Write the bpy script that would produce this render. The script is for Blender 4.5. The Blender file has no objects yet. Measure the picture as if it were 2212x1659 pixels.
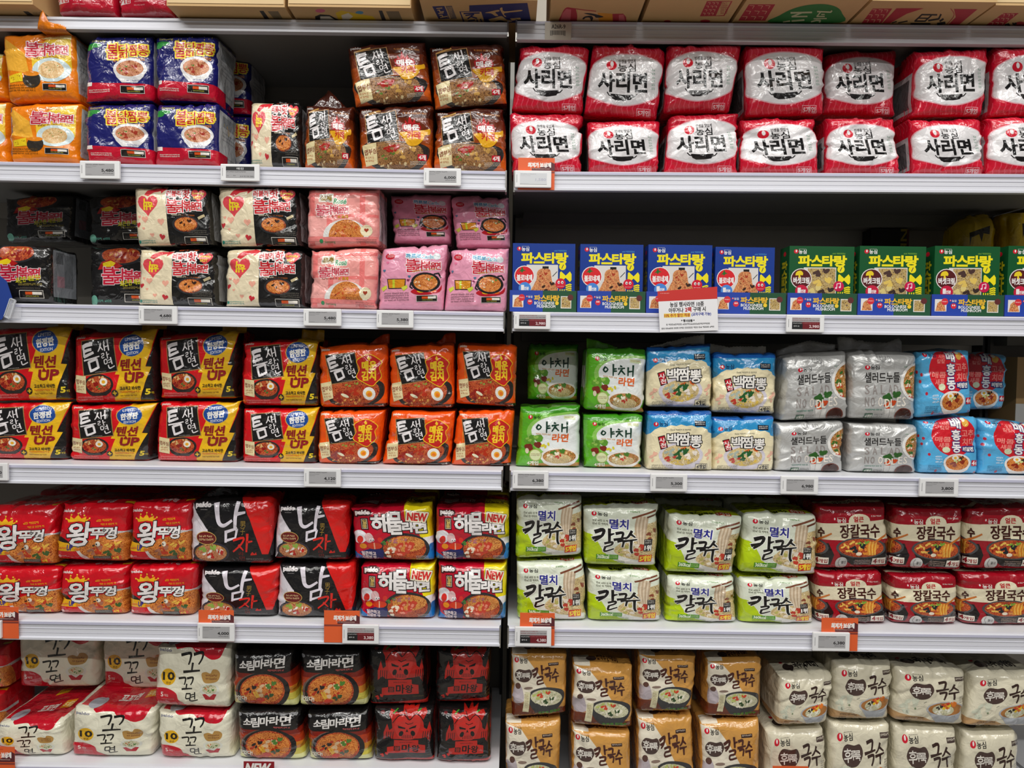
import bpy, math, random
import numpy as np
from mathutils import Matrix, Vector
from mathutils.geometry import tessellate_polygon

scene = bpy.context.scene
COL = scene.collection

# ---------------------------------------------------------------- camera
W, H, F = 2212, 1659, 1661.0            # frame of the photograph, focal length in its pixels
D = 1.806                               # camera to the front plane of the shelves (y = 0)
CAMZ = 1.40
PITCH = math.radians(-2.3)
ROLL = 0.0135
_f0 = Vector((0, math.cos(PITCH), math.sin(PITCH)))
_u0 = Vector((0, -math.sin(PITCH), math.cos(PITCH)))
_r0 = Vector((1, 0, 0))
CR = (_r0 * math.cos(ROLL) + _u0 * math.sin(ROLL)).normalized()
CU = (_u0 * math.cos(ROLL) - _r0 * math.sin(ROLL)).normalized()
CPOS = Vector((0, -D, CAMZ))
cam_data = bpy.data.cameras.new('camera')
cam_data.sensor_width = 36.0
cam_data.lens = F / W * 36.0
cam_data.clip_start = 0.05
cam = bpy.data.objects.new('camera', cam_data)
COL.objects.link(cam)
_m = Matrix((CR, CU, -_f0)).transposed().to_4x4()
_m.translation = CPOS
cam.matrix_world = _m
scene.camera = cam


def at(px, py, y):
    """point on the plane at depth y that the photograph shows at pixel (px, py)"""
    d = _f0 + CR * ((px - W / 2) / F) - CU * ((py - H / 2) / F)
    t = (y - CPOS.y) / d.y
    return CPOS + d * t


# ---------------------------------------------------------------- world, lamps, exposure
world = bpy.data.worlds.new('shop_air')
scene.world = world
world.use_nodes = True
_bg = world.node_tree.nodes['Background']
_bg.inputs['Color'].default_value = (1.0, 0.99, 0.97, 1)
_bg.inputs['Strength'].default_value = 0.07
vs = scene.view_settings
vs.view_transform = 'Standard'
vs.look = 'None'
vs.exposure = 0.0
vs.gamma = 1.0
vs.use_curve_mapping = False


def tube_lamp(name, x, y, z, lx, ly, watts, col=(1.0, 0.985, 0.95)):
    ld = bpy.data.lights.new(name, 'AREA')
    ld.shape = 'RECTANGLE'
    ld.size, ld.size_y = lx, ly
    ld.energy = watts
    ld.color = col
    o = bpy.data.objects.new(name, ld)
    o.location = (x, y, z)
    COL.objects.link(o)
    return o


# rows of ceiling tubes over the aisle
LAMP_K = 1.12
tube_lamp('ceiling_tube_lamp', 0.0, -1.15, 3.55, 5.4, 0.10, 62 * LAMP_K)
tube_lamp('ceiling_tube_lamp', 0.0, -2.60, 3.55, 5.4, 0.10, 84 * LAMP_K)
tube_lamp('ceiling_tube_lamp', 0.3, -4.20, 3.55, 5.4, 0.10, 100 * LAMP_K)

# ---------------------------------------------------------------- materials
_mats = {}


def lin(h):
    h = h.lstrip('#')
    out = []
    for i in (0, 2, 4):
        c = int(h[i:i + 2], 16) / 255.0
        out.append(c / 12.92 if c <= 0.04045 else ((c + 0.055) / 1.055) ** 2.4)
    return (*out, 1.0)


def _group_bump():
    """crinkles of thin plastic film, as a node group giving a normal"""
    g = bpy.data.node_groups.new('film_crinkle', 'ShaderNodeTree')
    g.interface.new_socket('Normal', in_out='OUTPUT', socket_type='NodeSocketVector')
    n, l = g.nodes, g.links
    out = n.new('NodeGroupOutput')
    tc = n.new('ShaderNodeTexCoord')
    oi = n.new('ShaderNodeObjectInfo')
    mul = n.new('ShaderNodeMath'); mul.operation = 'MULTIPLY'; mul.inputs[1].default_value = 37.0
    l.new(oi.outputs['Random'], mul.inputs[0])
    add = n.new('ShaderNodeVectorMath'); add.operation = 'ADD'
    l.new(tc.outputs['Object'], add.inputs[0]); l.new(mul.outputs[0], add.inputs[1])
    a = n.new('ShaderNodeTexNoise'); a.noise_type = 'RIDGED_MULTIFRACTAL'
    a.inputs['Scale'].default_value = 13.0; a.inputs['Detail'].default_value = 2.0
    a.inputs['Distortion'].default_value = 0.6
    l.new(add.outputs[0], a.inputs['Vector'])
    b = n.new('ShaderNodeTexNoise')
    b.inputs['Scale'].default_value = 38.0; b.inputs['Detail'].default_value = 2.0
    b.inputs['Distortion'].default_value = 1.2
    l.new(add.outputs[0], b.inputs['Vector'])
    b1 = n.new('ShaderNodeBump'); b1.inputs['Strength'].default_value = 0.55; b1.inputs['Distance'].default_value = 0.011
    l.new(a.outputs['Fac'], b1.inputs['Height'])
    b2 = n.new('ShaderNodeBump'); b2.inputs['Strength'].default_value = 0.07; b2.inputs['Distance'].default_value = 0.008
    l.new(b.outputs['Fac'], b2.inputs['Height'])
    l.new(b1.outputs['Normal'], b2.inputs['Normal'])
    # sharp crumples, as in film that has been squeezed
    w = n.new('ShaderNodeVectorMath'); w.operation = 'MULTIPLY_ADD'
    w.inputs[1].default_value = (0.03, 0.03, 0.03)
    l.new(b.outputs['Color'], w.inputs[0]); l.new(add.outputs[0], w.inputs[2])
    v = n.new('ShaderNodeTexVoronoi'); v.feature = 'F1'
    v.inputs['Scale'].default_value = 24.0
    l.new(w.outputs[0], v.inputs['Vector'])
    b3 = n.new('ShaderNodeBump'); b3.inputs['Strength'].default_value = 0.22; b3.inputs['Distance'].default_value = 0.02
    l.new(v.outputs['Distance'], b3.inputs['Height'])
    l.new(b2.outputs['Normal'], b3.inputs['Normal'])
    l.new(b3.outputs['Normal'], out.inputs['Normal'])
    return g


BUMP = _group_bump()


def _new(name):
    m = bpy.data.materials.new(name)
    m.use_nodes = True
    nt = m.node_tree
    return m, nt.nodes, nt.links, nt.nodes['Principled BSDF']


def film(hexcol, rough=0.21, metal=0.0):
    """printed plastic film"""
    k = ('film', hexcol, rough, metal)
    if k in _mats: return _mats[k]
    m, n, l, p = _new('printed_film_' + hexcol.strip('#'))
    p.inputs['Base Color'].default_value = lin(hexcol)
    p.inputs['Roughness'].default_value = rough
    p.inputs['Metallic'].default_value = metal
    p.inputs['Specular IOR Level'].default_value = 0.5
    p.inputs['Coat Weight'].default_value = 0.8
    p.inputs['Coat Roughness'].default_value = 0.05
    g = n.new('ShaderNodeGroup'); g.node_tree = BUMP
    l.new(g.outputs['Normal'], p.inputs['Normal'])
    l.new(g.outputs['Normal'], p.inputs['Coat Normal'])
    _mats[k] = m
    return m


def food(cols, scale=135.0, dist=3.2, rough=0.35, seed=0.0, bump=True):
    """printed picture of noodles: a fine mottle of the given colours"""
    k = ('food', tuple(cols), scale, dist, bump)
    if k in _mats: return _mats[k]
    m, n, l, p = _new('printed_food_' + cols[0].strip('#'))
    tc = n.new('ShaderNodeTexCoord')
    t = n.new('ShaderNodeTexNoise')
    t.inputs['Scale'].default_value = scale; t.inputs['Detail'].default_value = 2.5
    t.inputs['Distortion'].default_value = dist
    l.new(tc.outputs['Object'], t.inputs['Vector'])
    r = n.new('ShaderNodeValToRGB')
    e = r.color_ramp.elements
    N = len(cols)
    e[0].position = 0.36; e[0].color = lin(cols[0])
    e[1].position = 0.64; e[1].color = lin(cols[-1])
    for i in range(1, N - 1):
        x = e.new(0.36 + 0.28 * i / (N - 1)); x.color = lin(cols[i])
    l.new(t.outputs['Fac'], r.inputs['Fac'])
    l.new(r.outputs['Color'], p.inputs['Base Color'])
    p.inputs['Roughness'].default_value = rough
    p.inputs['Coat Weight'].default_value = 0.35 if bump else 0.0
    p.inputs['Coat Roughness'].default_value = 0.12
    if bump:
        g = n.new('ShaderNodeGroup'); g.node_tree = BUMP
        l.new(g.outputs['Normal'], p.inputs['Normal'])
        l.new(g.outputs['Normal'], p.inputs['Coat Normal'])
    _mats[k] = m
    return m


def plain(hexcol, rough=0.5, metal=0.0, grain=0.0, spec=0.5):
    """card, paint and hard plastic, with a faint mottle"""
    k = ('plain', hexcol, rough, metal, grain, spec)
    if k in _mats: return _mats[k]
    m, n, l, p = _new('surface_' + hexcol.strip('#'))
    c = lin(hexcol)
    p.inputs['Roughness'].default_value = rough
    p.inputs['Metallic'].default_value = metal
    p.inputs['Specular IOR Level'].default_value = spec
    tc = n.new('ShaderNodeTexCoord')
    t = n.new('ShaderNodeTexNoise'); t.inputs['Scale'].default_value = 9.0; t.inputs['Detail'].default_value = 4.0
    l.new(tc.outputs['Object'], t.inputs['Vector'])
    mx = n.new('ShaderNodeMix'); mx.data_type = 'RGBA'
    g = 0.03 + grain
    mx.inputs['A'].default_value = tuple(x * (1 - g) for x in c[:3]) + (1,)
    mx.inputs['B'].default_value = tuple(min(1, x * (1 + g)) for x in c[:3]) + (1,)
    l.new(t.outputs['Fac'], mx.inputs['Factor'])
    l.new(mx.outputs['Result'], p.inputs['Base Color'])
    _mats[k] = m
    return m


def clear(rough=0.08):
    if 'clear' in _mats: return _mats['clear']
    m, n, l, p = _new('clear_plastic')
    p.inputs['Base Color'].default_value = (0.95, 0.96, 1, 1)
    p.inputs['Roughness'].default_value = rough
    p.inputs['Alpha'].default_value = 0.22
    _mats['clear'] = m
    return m


# ---------------------------------------------------------------- object helpers
def tag(o, label=None, cat=None, group=None, kind=None):
    if label: o['label'] = label
    if cat: o['category'] = cat
    if group: o['group'] = group
    if kind: o['kind'] = kind
    return o


def empty(name, loc):
    o = bpy.data.objects.new(name, None)
    o.empty_display_size = 0.05
    o.location = loc
    COL.objects.link(o)
    return o


def mesh_tris(name, V, T, MI, mats, loc=(0, 0, 0), parent=None, normals=None):
    """one mesh object from numpy vertices, triangles and material numbers"""
    me = bpy.data.meshes.new(name)
    V = np.asarray(V, np.float32) - np.asarray(loc, np.float32)
    T = np.asarray(T, np.int32)
    me.vertices.add(len(V)); me.vertices.foreach_set('co', V.ravel())
    me.loops.add(T.size); me.loops.foreach_set('vertex_index', T.ravel())
    me.polygons.add(len(T))
    me.polygons.foreach_set('loop_start', np.arange(0, T.size, 3, dtype=np.int32))
    me.polygons.foreach_set('material_index', np.asarray(MI, np.int32))
    for m in mats: me.materials.append(m)
    me.update(calc_edges=True)
    if normals is not None:
        a = me.attributes.new('custom_normal', 'FLOAT_VECTOR', 'POINT')
        a.data.foreach_set('vector', np.asarray(normals, np.float32).ravel())
    o = bpy.data.objects.new(name, me)
    COL.objects.link(o)
    if parent is not None:
        o.parent = parent
    o.location = loc
    return o


class MB:
    """collects boxes, prisms and sheets as polygons and builds one mesh"""
    def __init__(s): s.v, s.f, s.m, s.mats = [], [], [], []

    def mat(s, m):
        if m not in s.mats: s.mats.append(m)
        return s.mats.index(m)

    def poly(s, pts, faces, m):
        b = len(s.v); i = s.mat(m)
        s.v += [tuple(p) for p in pts]
        for f in faces: s.f.append([b + k for k in f]); s.m.append(i)

    def box(s, x0, x1, y0, y1, z0, z1, m):
        p = [(x0, y0, z0), (x1, y0, z0), (x1, y1, z0), (x0, y1, z0), (x0, y0, z1), (x1, y0, z1), (x1, y1, z1), (x0, y1, z1)]
        s.poly(p, [(0, 3, 2, 1), (4, 5, 6, 7), (0, 1, 5, 4), (1, 2, 6, 5), (2, 3, 7, 6), (3, 0, 4, 7)], m)

    def extrude_x(s, prof, x0, x1, m):
        """closed (y, z) profile along x"""
        n = len(prof)
        p = [(x0, y, z) for y, z in prof] + [(x1, y, z) for y, z in prof]
        f = [(i, (i + 1) % n, n + (i + 1) % n, n + i) for i in range(n)]
        s.poly(p, f + [tuple(range(n))[::-1], tuple(range(n, 2 * n))], m)

    def prism(s, pts, off, m):
        """flat outline (3D points) given the thickness vector off"""
        n = len(pts); off = Vector(off)
        p = [Vector(q) for q in pts]; q = [a + off for a in p]
        f = [(i, (i + 1) % n, n + (i + 1) % n, n + i) for i in range(n)]
        s.poly(p + q, f + [tuple(range(n))[::-1], tuple(range(n, 2 * n))], m)

    def build(s, name, parent=None, loc=(0, 0, 0), bevel=0.0, art=None):
        me = bpy.data.meshes.new(name)
        L = Vector(loc)
        me.from_pydata([tuple(Vector(p) - L) for p in s.v], [], s.f)
        for m in s.mats: me.materials.append(m)
        me.polygons.foreach_set('material_index', s.m)
        import bmesh
        bm = bmesh.new(); bm.from_mesh(me)
        bmesh.ops.recalc_face_normals(bm, faces=bm.faces)
        if bevel:
            es = [e for e in bm.edges if len(e.link_faces) == 2 and e.calc_face_angle(0) > 0.5]
            bmesh.ops.bevel(bm, geom=es, offset=bevel, segments=2, affect='EDGES', profile=0.6)
        if art:
            for a, fmap, nrm in art:
                base = len(me.materials)
                a_v, a_t, a_l, a_mi, a_m = a.flat()
                for m in a_m: me.materials.append(m)
                nv = Vector(nrm)
                vs_ = [bm.verts.new(Vector(fmap(p[0], p[1])) + nv * (2e-5 * (l + 1)) - L) for p, l in zip(a_v, a_l)]
                for t, mi in zip(a_t, a_mi):
                    try:
                        f = bm.faces.new([vs_[i] for i in t])
                    except ValueError:
                        continue
                    f.normal_update()
                    if f.normal.dot(nv) < 0: f.normal_flip()
                    f.material_index = base + int(mi)
        bm.to_mesh(me); bm.free()
        o = bpy.data.objects.new(name, me)
        COL.objects.link(o)
        if parent is not None: o.parent = parent
        o.location = loc
        return o


# ---------------------------------------------------------------- print: flat artwork as layered triangles
_txt = {}


def glyphs(s):
    """triangles and outline edges of a line of lettering, scaled to a unit box"""
    if s in _txt: return _txt[s]
    c = bpy.data.curves.new('lettering', 'FONT')
    c.body = s; c.resolution_u = 2; c.fill_mode = 'FRONT'
    o = bpy.data.objects.new('lettering', c)
    me = bpy.data.meshes.new_from_object(o)
    v = np.array([(p.co.x, p.co.y) for p in me.vertices], float).reshape(-1, 2)
    t, cnt = [], {}
    for p in me.polygons:
        ids = list(p.vertices)
        for k in range(1, len(ids) - 1): t.append((ids[0], ids[k], ids[k + 1]))
        for a, b in zip(ids, ids[1:] + ids[:1]):
            e = (min(a, b), max(a, b)); cnt[e] = cnt.get(e, 0) + 1
    bd = np.array([e for e, k in cnt.items() if k == 1], int).reshape(-1, 2)
    lo, hi = v.min(0), v.max(0)
    v = (v - lo) / np.maximum(hi - lo, 1e-6)
    bpy.data.objects.remove(o); bpy.data.curves.remove(c); bpy.data.meshes.remove(me)
    _txt[s] = (v, np.array(t, int), bd)
    return _txt[s]


def smooth(pts, k=4, closed=True):
    p = [np.array(q, float) for q in pts]
    n = len(p); out = []
    for i in range(n if closed else n - 1):
        p0 = p[(i - 1) % n] if closed or i > 0 else p[i]
        p1, p2 = p[i], p[(i + 1) % n]
        p3 = p[(i + 2) % n] if closed or i + 2 < n else p2
        for j in range(k):
            t = j / k
            out.append(tuple(0.5 * (2 * p1 + (p2 - p0) * t + (2 * p0 - 5 * p1 + 4 * p2 - p3) * t * t + (3 * p1 - p0 - 3 * p2 + p3) * t ** 3)))
    if not closed: out.append(tuple(p[-1]))
    return out


class Art:
    """artwork drawn in picture units (x right, y down); mk turns a colour into a material"""
    def __init__(s, mk=film):
        s.mk = mk; s.tri = []; s.mats = []; s.layer = 0; s.calls = 0

    def _m(s, c):
        m = s.mk(c) if isinstance(c, str) else c
        if m not in s.mats: s.mats.append(m)
        return s.mats.index(m)

    def add(s, tris, c, piece=None):
        """triangles on the present layer; pieces that may overlap get eighths of a layer of their own"""
        t = np.asarray(tris, float).reshape(-1, 3, 2)
        piece = np.zeros(len(t), int) if piece is None else np.asarray(piece)
        s.calls += 1
        s.tri.append((t, s.layer + ((piece + s.calls) % 8) / 8.0, s._m(c)))

    def nxt(s): s.layer += 1

    def poly(s, c, pts, sm=0):
        if sm: pts = smooth(pts, sm)
        P = [Vector((x, y, 0)) for x, y in pts]
        t = tessellate_polygon([P])
        s.add([[pts[i] for i in f] for f in t], c); s.nxt()

    def ell(s, c, cx, cy, rx, ry=None, rot=0, n=20, a0=0, a1=360):
        ry = rx if ry is None else ry
        r = math.radians(rot); pts = []
        full = abs(a1 - a0) >= 360
        for i in range(n + (0 if full else 1)):
            t = math.radians(a0 + (a1 - a0) * i / n)
            x, y = rx * math.cos(t), -ry * math.sin(t)
            pts.append((cx + x * math.cos(r) - y * math.sin(r), cy + x * math.sin(r) + y * math.cos(r)))
        tr = [[(cx, cy), pts[i], pts[(i + 1) % len(pts)]] for i in range(len(pts) - (0 if full else 1))]
        s.add(tr, c); s.nxt()

    def rect(s, c, x0, y0, x1, y1, rot=0, sh=0):
        cx, cy = (x0 + x1) / 2, (y0 + y1) / 2; r = math.radians(rot)
        pts = []
        for x, y in ((x0, y0), (x1, y0), (x1, y1), (x0, y1)):
            dx, dy = x - cx, y - cy + sh * (x - cx)
            pts.append((cx + dx * math.cos(r) - dy * math.sin(r), cy + dx * math.sin(r) + dy * math.cos(r)))
        s.add([[pts[0], pts[1], pts[2]], [pts[0], pts[2], pts[3]]], c); s.nxt()

    def stroke(s, c, w, pts, w2=None, sm=0):
        if sm: pts = smooth(pts, sm, closed=False)
        w2 = w if w2 is None else w2
        P = np.array(pts, float); n = len(P); tr = []
        for i in range(n - 1):
            a, b = P[i], P[i + 1]; d = b - a; L = np.hypot(*d) + 1e-9; d = d / L
            nn = np.array((-d[1], d[0]))
            wa = (w + (w2 - w) * i / (n - 1)) / 2; wb = (w + (w2 - w) * (i + 1) / (n - 1)) / 2
            a2, b2 = a - d * wa * 0.35, b + d * wb * 0.35
            q = [a2 - nn * wa, b2 - nn * wb, b2 + nn * wb, a2 + nn * wa]
            tr += [[q[0], q[1], q[2]], [q[0], q[2], q[3]]]
        s.add(tr, c, np.arange(len(tr)) // 2); s.nxt()

    def txt(s, t, c, x0, y0, x1, y1, b=0, out=(), rot=0, sl=0, sh=0):
        """lettering fitted to a box; b = extra weight, out = ((colour, width), ...), sl slant, sh rise"""
        v, tr, bd = glyphs(t)
        if len(v) == 0: return
        b *= 0.6
        P = np.empty_like(v)
        P[:, 0] = (v[:, 0] - 0.5) * (x1 - x0); P[:, 1] = (0.5 - v[:, 1]) * (y1 - y0)
        P[:, 0] -= sl * P[:, 1]; P[:, 1] += sh * P[:, 0]
        if rot:
            r = math.radians(rot); cs, sn = math.cos(r), math.sin(r)
            P = P @ np.array(((cs, sn), (-sn, cs)))
        P += ((x0 + x1) / 2, (y0 + y1) / 2)
        A, B = P[bd[:, 0]], P[bd[:, 1]]
        d = B - A; L = np.maximum(np.hypot(d[:, 0], d[:, 1]), 1e-9)[:, None]; d = d / L
        nn = np.stack((-d[:, 1], d[:, 0]), 1)

        def fat(w):
            a, e = A - d * w * 0.8, B + d * w * 0.8
            q = (a - nn * w, e - nn * w, e + nn * w, a + nn * w)
            return np.concatenate((np.stack((q[0], q[1], q[2]), 1), np.stack((q[0], q[2], q[3]), 1)))
        k = np.arange(len(bd)) % 7 + 1
        pc = np.concatenate((np.zeros(len(tr), int), k, k))
        for oc, ow in sorted(out, key=lambda z: -z[1]):
            s.add(np.concatenate((P[tr], fat(ow + b))), oc, pc); s.nxt()
        if b: s.add(np.concatenate((P[tr], fat(b))), c, pc)
        else: s.add(P[tr], c)
        s.nxt()

    def fine(s, c, x0, y0, x1, y1, rows=2, sh=0):
        """rows of print too small to read: little marks the size of characters"""
        rnd = random.Random(int(x0 * 7 + y0 * 3 + x1)); tr = []
        rh = (y1 - y0) / rows
        g = rh * 0.66

        def bar(x, y, w, h):
            q = [(x, y + sh * (x - x0)), (x + w, y + sh * (x + w - x0)), (x + w, y + h + sh * (x + w - x0)), (x, y + h + sh * (x - x0))]
            tr.extend(([q[0], q[1], q[2]], [q[0], q[2], q[3]]))
        t = 0.20
        for r in range(rows):
            x = x0; y = y0 + r * rh
            while x < x1 - g * 0.4:
                w = min(g * rnd.uniform(0.7, 0.95), x1 - x)
                k = rnd.randrange(4)
                bar(x + w * .72, y, w * t, g)
                if k != 1: bar(x, y + g * .06, w * .6, g * t)
                if k != 2: bar(x, y + g * .70, w * .62, g * t)
                if k in (0, 3): bar(x + w * .04, y + g * .3, w * t, g * .36)
                if k in (1, 2): bar(x, y + g * .38, w * .62, g * t)
                x += w + g * rnd.choice((0.12, 0.14, 0.16, 0.5))
        s.add(tr, c, np.arange(len(tr)) // 2); s.nxt()

    def heart(s, c, cx, cy, r, rot=0):
        pts = []
        a = math.radians(rot)
        for i in range(20):
            t = 2 * math.pi * i / 20
            x = 16 * math.sin(t) ** 3 / 16 * r
            y = -(13 * math.cos(t) - 5 * math.cos(2 * t) - 2 * math.cos(3 * t) - math.cos(4 * t)) / 16 * r
            pts.append((cx + x * math.cos(a) - y * math.sin(a), cy + x * math.sin(a) + y * math.cos(a)))
        s.poly(c, pts)

    def blobs(s, c, cx, cy, rx, ry, n, r, seed=0, el=0.6):
        rnd = random.Random(seed); tr = []
        for _ in range(n):
            a, q = rnd.uniform(0, 6.28), math.sqrt(rnd.random())
            x, y = cx + rx * q * math.cos(a), cy + ry * q * math.sin(a)
            ro = rnd.uniform(0, 3.14); rr = r * rnd.uniform(0.6, 1.2)
            p = []
            for i in range(7):
                t = 2 * math.pi * i / 7
                u, w = rr * math.cos(t), rr * el * math.sin(t)
                p.append((x + u * math.cos(ro) - w * math.sin(ro), y + u * math.sin(ro) + w * math.cos(ro)))
            tr += [[p[0], p[i], p[i + 1]] for i in range(1, 6)]
        s.add(tr, c, np.arange(len(tr)) // 5); s.nxt()

    # -- recurring pieces of pack artwork
    def bowl(s, rim, fc, cx, cy, rx, ry, deep=0.0, k=0.84, kk=None):
        if deep:
            s.poly(rim, [(cx - rx * 0.98, cy + ry * 0.1), (cx - rx * 0.8, cy + ry * 0.75), (cx - rx * 0.45, cy + ry * (0.9 + deep)), (cx + rx * 0.45, cy + ry * (0.9 + deep)), (cx + rx * 0.8, cy + ry * 0.75), (cx + rx * 0.98, cy + ry * 0.1)])
        s.ell(rim, cx, cy, rx, ry, n=26)
        s.ell(fc, cx, cy, rx * k, ry * (kk or k * 0.97), n=24)

    def logo(s, cx, cy, r, tx, ty, tx1, ty1, ink='#1c1a1a', red='#cf1730', wh='#efe6e4'):
        s.ell(red, cx, cy, r, r * 0.95, n=16)
        s.ell(wh, cx + r * 0.08, cy - r * 0.2, r * 0.33, r * 0.6, n=10)
        s.txt('농심', ink, tx, ty + (ty1 - ty) * 0.18, tx1, ty1, b=(ty1 - ty) * 0.035)
        s.fine(ink, tx, ty, tx1, ty + (ty1 - ty) * 0.13, 1)

    def heat(s, x0, y0, x1, y1):
        w, h = x1 - x0, y1 - y0
        s.rect('#d9d4cc', x0, y0, x1, y1)
        s.rect('#1d1a18', x0 + h * .06, y0 + h * .06, x1 - h * .06, y1 - h * .06)
        s.rect('#d8541e', x0 + w * .27, y0 + h * .2, x0 + w * .58, y0 + h * .55)
        s.rect('#ece6dc', x0 + w * .56, y0 + h * .2, x1 - w * .06, y0 + h * .55)
        s.fine('#b7b23c', x0 + w * .28, y0 + h * .66, x1 - w * .2, y0 + h * .88, 1)

    def buldak(s, x0, y0, x1, y1, fill='#c2253a', o1='#f3e9e6', ow=8, o2=None):
        w, h = x1 - x0, y1 - y0
        spec = [('불', 0, .30, 0, 1), ('닭', .27, .52, .08, .94), ('볶', .50, .72, .14, .86), ('음', .71, .86, .25, .77), ('면', .85, 1.0, .22, .80)]
        outs = ([(o2, ow * 1.5)] if o2 else []) + [(o1, ow)]
        for oc, q in sorted(outs, key=lambda z: -z[1]):
            for ch, a, b_, c, d in spec:
                s.txt(ch, oc, x0 + w * a, y0 + h * c, x0 + w * b_, y0 + h * d, b=q + h * .035)
        for ch, a, b_, c, d in spec:
            s.txt(ch, fill, x0 + w * a, y0 + h * c, x0 + w * b_, y0 + h * d, b=h * .035)

    def teum(s, p, edge='#a77b4a'):
        """black panel with white brush lettering; p = four corners"""
        P = [np.array(q, float) for q in p]
        c = sum(P) / 4
        s.poly(edge, [tuple(c + (q - c) * 1.05) for q in P])
        s.poly('#191717', [tuple(q) for q in P])
        w = np.hypot(*(P[1] - P[0])); h = np.hypot(*(P[3] - P[0]))
        sh = (P[1][1] - P[0][1]) / (P[1][0] - P[0][0])

        def pt(u, v):
            q = P[0] * (1 - u) * (1 - v) + P[1] * u * (1 - v) + P[2] * u * v + P[3] * (1 - u) * v
            return tuple(q)
        ink = '#e9e3e4'
        for st, w0, w1 in (([(.05, .17), (.16, .13), (.33, .11)], .12, .11), ([(.05, .17), (.07, .30), (.06, .46)], .075, .06), ([(.08, .31), (.20, .28), (.30, .27)], .085, .08),
                           ([(.06, .46), (.20, .42), (.36, .37)], .09, .075), ([(.05, .57), (.30, .54), (.53, .50)], .05, .035),
                           ([(.19, .63), (.21, .78), (.235, .92)], .08, .065), ([(.20, .63), (.33, .60), (.44, .57)], .075, .07), ([(.44, .57), (.46, .72), (.475, .84)], .07, .065), ([(.24, .90), (.36, .87), (.48, .82)], .075, .07),
                           ([(.61, .12), (.57, .26), (.51, .36)], .05, .028), ([(.585, .22), (.66, .33)], .04, .028), ([(.70, .10), (.715, .36)], .042, .035), ([(.72, .25), (.80, .23)], .03, .025), ([(.815, .04), (.835, .36)], .045, .038),
                           ([(.60, .45), (.67, .43), (.665, .49), (.61, .51), (.615, .57), (.68, .55)], .026, .022), ([(.76, .40), (.775, .60)], .034, .03), ([(.775, .49), (.83, .47)], .024, .02),
                           ([(.66, .64), (.67, .75), (.745, .73), (.735, .62), (.66, .64)], .03, .026), ([(.86, .58), (.885, .78)], .042, .036), ([(.78, .66), (.86, .64)], .024, .02), ([(.785, .73), (.87, .71)], .024, .02), ([(.77, .80), (.80, .90), (.95, .85)], .038, .03)):
            s.stroke(ink, w0 * w, [pt(*q) for q in st], w1 * w, sm=3)
        s.fine('#b8b0ac', *pt(.36, .945), *[pt(.36, .945)[0] + w * .36, pt(.36, .945)[1] + h * .03], 1, sh)

    def beltag(s, p):
        """cream hang tag print with three letters"""
        P = [np.array(q, float) for q in p]
        s.poly('#e2d2a2', p)
        c = sum(P) / 4; w = abs(P[1][0] - P[0][0]); h = abs(P[3][1] - P[0][1])
        sh = (P[1][1] - P[0][1]) / (P[1][0] - P[0][0])
        s.txt('맵부심', '#7c2014', c[0] - w * .42, c[1] - h * .27, c[0] + w * .42, c[1] - h * .0, b=w * .012, sh=sh)
        s.fine('#a8562a', c[0] - w * .36, c[1] + h * .1, c[0] + w * .3, c[1] + h * .4, 2)

    def flat(s):
        V, T, Ls, MI = [], [], [], []
        k = 0
        for t, l, m in s.tri:
            V.append(t.reshape(-1, 2)); n = len(t)
            T.append(np.arange(3 * n).reshape(-1, 3) + k); k += 3 * n
            Ls.append(np.repeat(np.broadcast_to(l, n), 3)); MI.append(np.full(n, m))
        return np.concatenate(V), np.concatenate(T), np.concatenate(Ls), np.concatenate(MI), s.mats

# ---------------------------------------------------------------- soft pouches
NA, NB, ND = 30, 26, 18                 # cells across the front, up the front, and back along the sides and the top


def _topology():
    key, pts = {}, []

    def vid(x, y, z):
        k = (round(x, 4), round(y, 4), round(z, 4))
        if k not in key:
            key[k] = len(pts); pts.append((x, y, z))
        return key[k]
    A, B = NA + 2 * ND + 1, NB + ND + 1
    g = -np.ones((A, B), int)
    for a in range(-ND, NA + ND + 1):
        for b in range(0, NB + ND + 1):
            if b > NB and not (0 <= a <= NA): continue
            if b > NB: q = (-1 + 2 * a / NA, -1 + 2 * (b - NB) / ND, 1)
            elif a < 0: q = (-1, -1 + 2 * (-a) / ND, -1 + 2 * b / NB)
            elif a > NA: q = (1, -1 + 2 * (a - NA) / ND, -1 + 2 * b / NB)
            else: q = (-1 + 2 * a / NA, -1, -1 + 2 * b / NB)
            g[a + ND, b] = vid(*q)
    tris = []
    for a in range(A - 1):
        for b in range(B - 1):
            q = (g[a, b], g[a + 1, b], g[a + 1, b + 1], g[a, b + 1])
            if min(q) < 0: continue
            tris += [(q[0], q[1], q[2]), (q[0], q[2], q[3])]
    for i in range(NA):                                             # back
        for j in range(NB):
            f = lambda i, j: vid(-1 + 2 * i / NA, 1, -1 + 2 * j / NB)
            q = (f(i, j), f(i, j + 1), f(i + 1, j + 1), f(i + 1, j))
            tris += [(q[0], q[1], q[2]), (q[0], q[2], q[3])]
    for i in range(NA):                                             # bottom
        for j in range(ND):
            f = lambda i, j: vid(-1 + 2 * i / NA, -1 + 2 * j / ND, -1)
            q = (f(i, j), f(i, j + 1), f(i + 1, j + 1), f(i + 1, j))
            tris += [(q[0], q[1], q[2]), (q[0], q[2], q[3])]
    return g, np.array(pts, float), np.array(tris, int)


GRID, CUBE, BODY_T = _topology()


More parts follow.
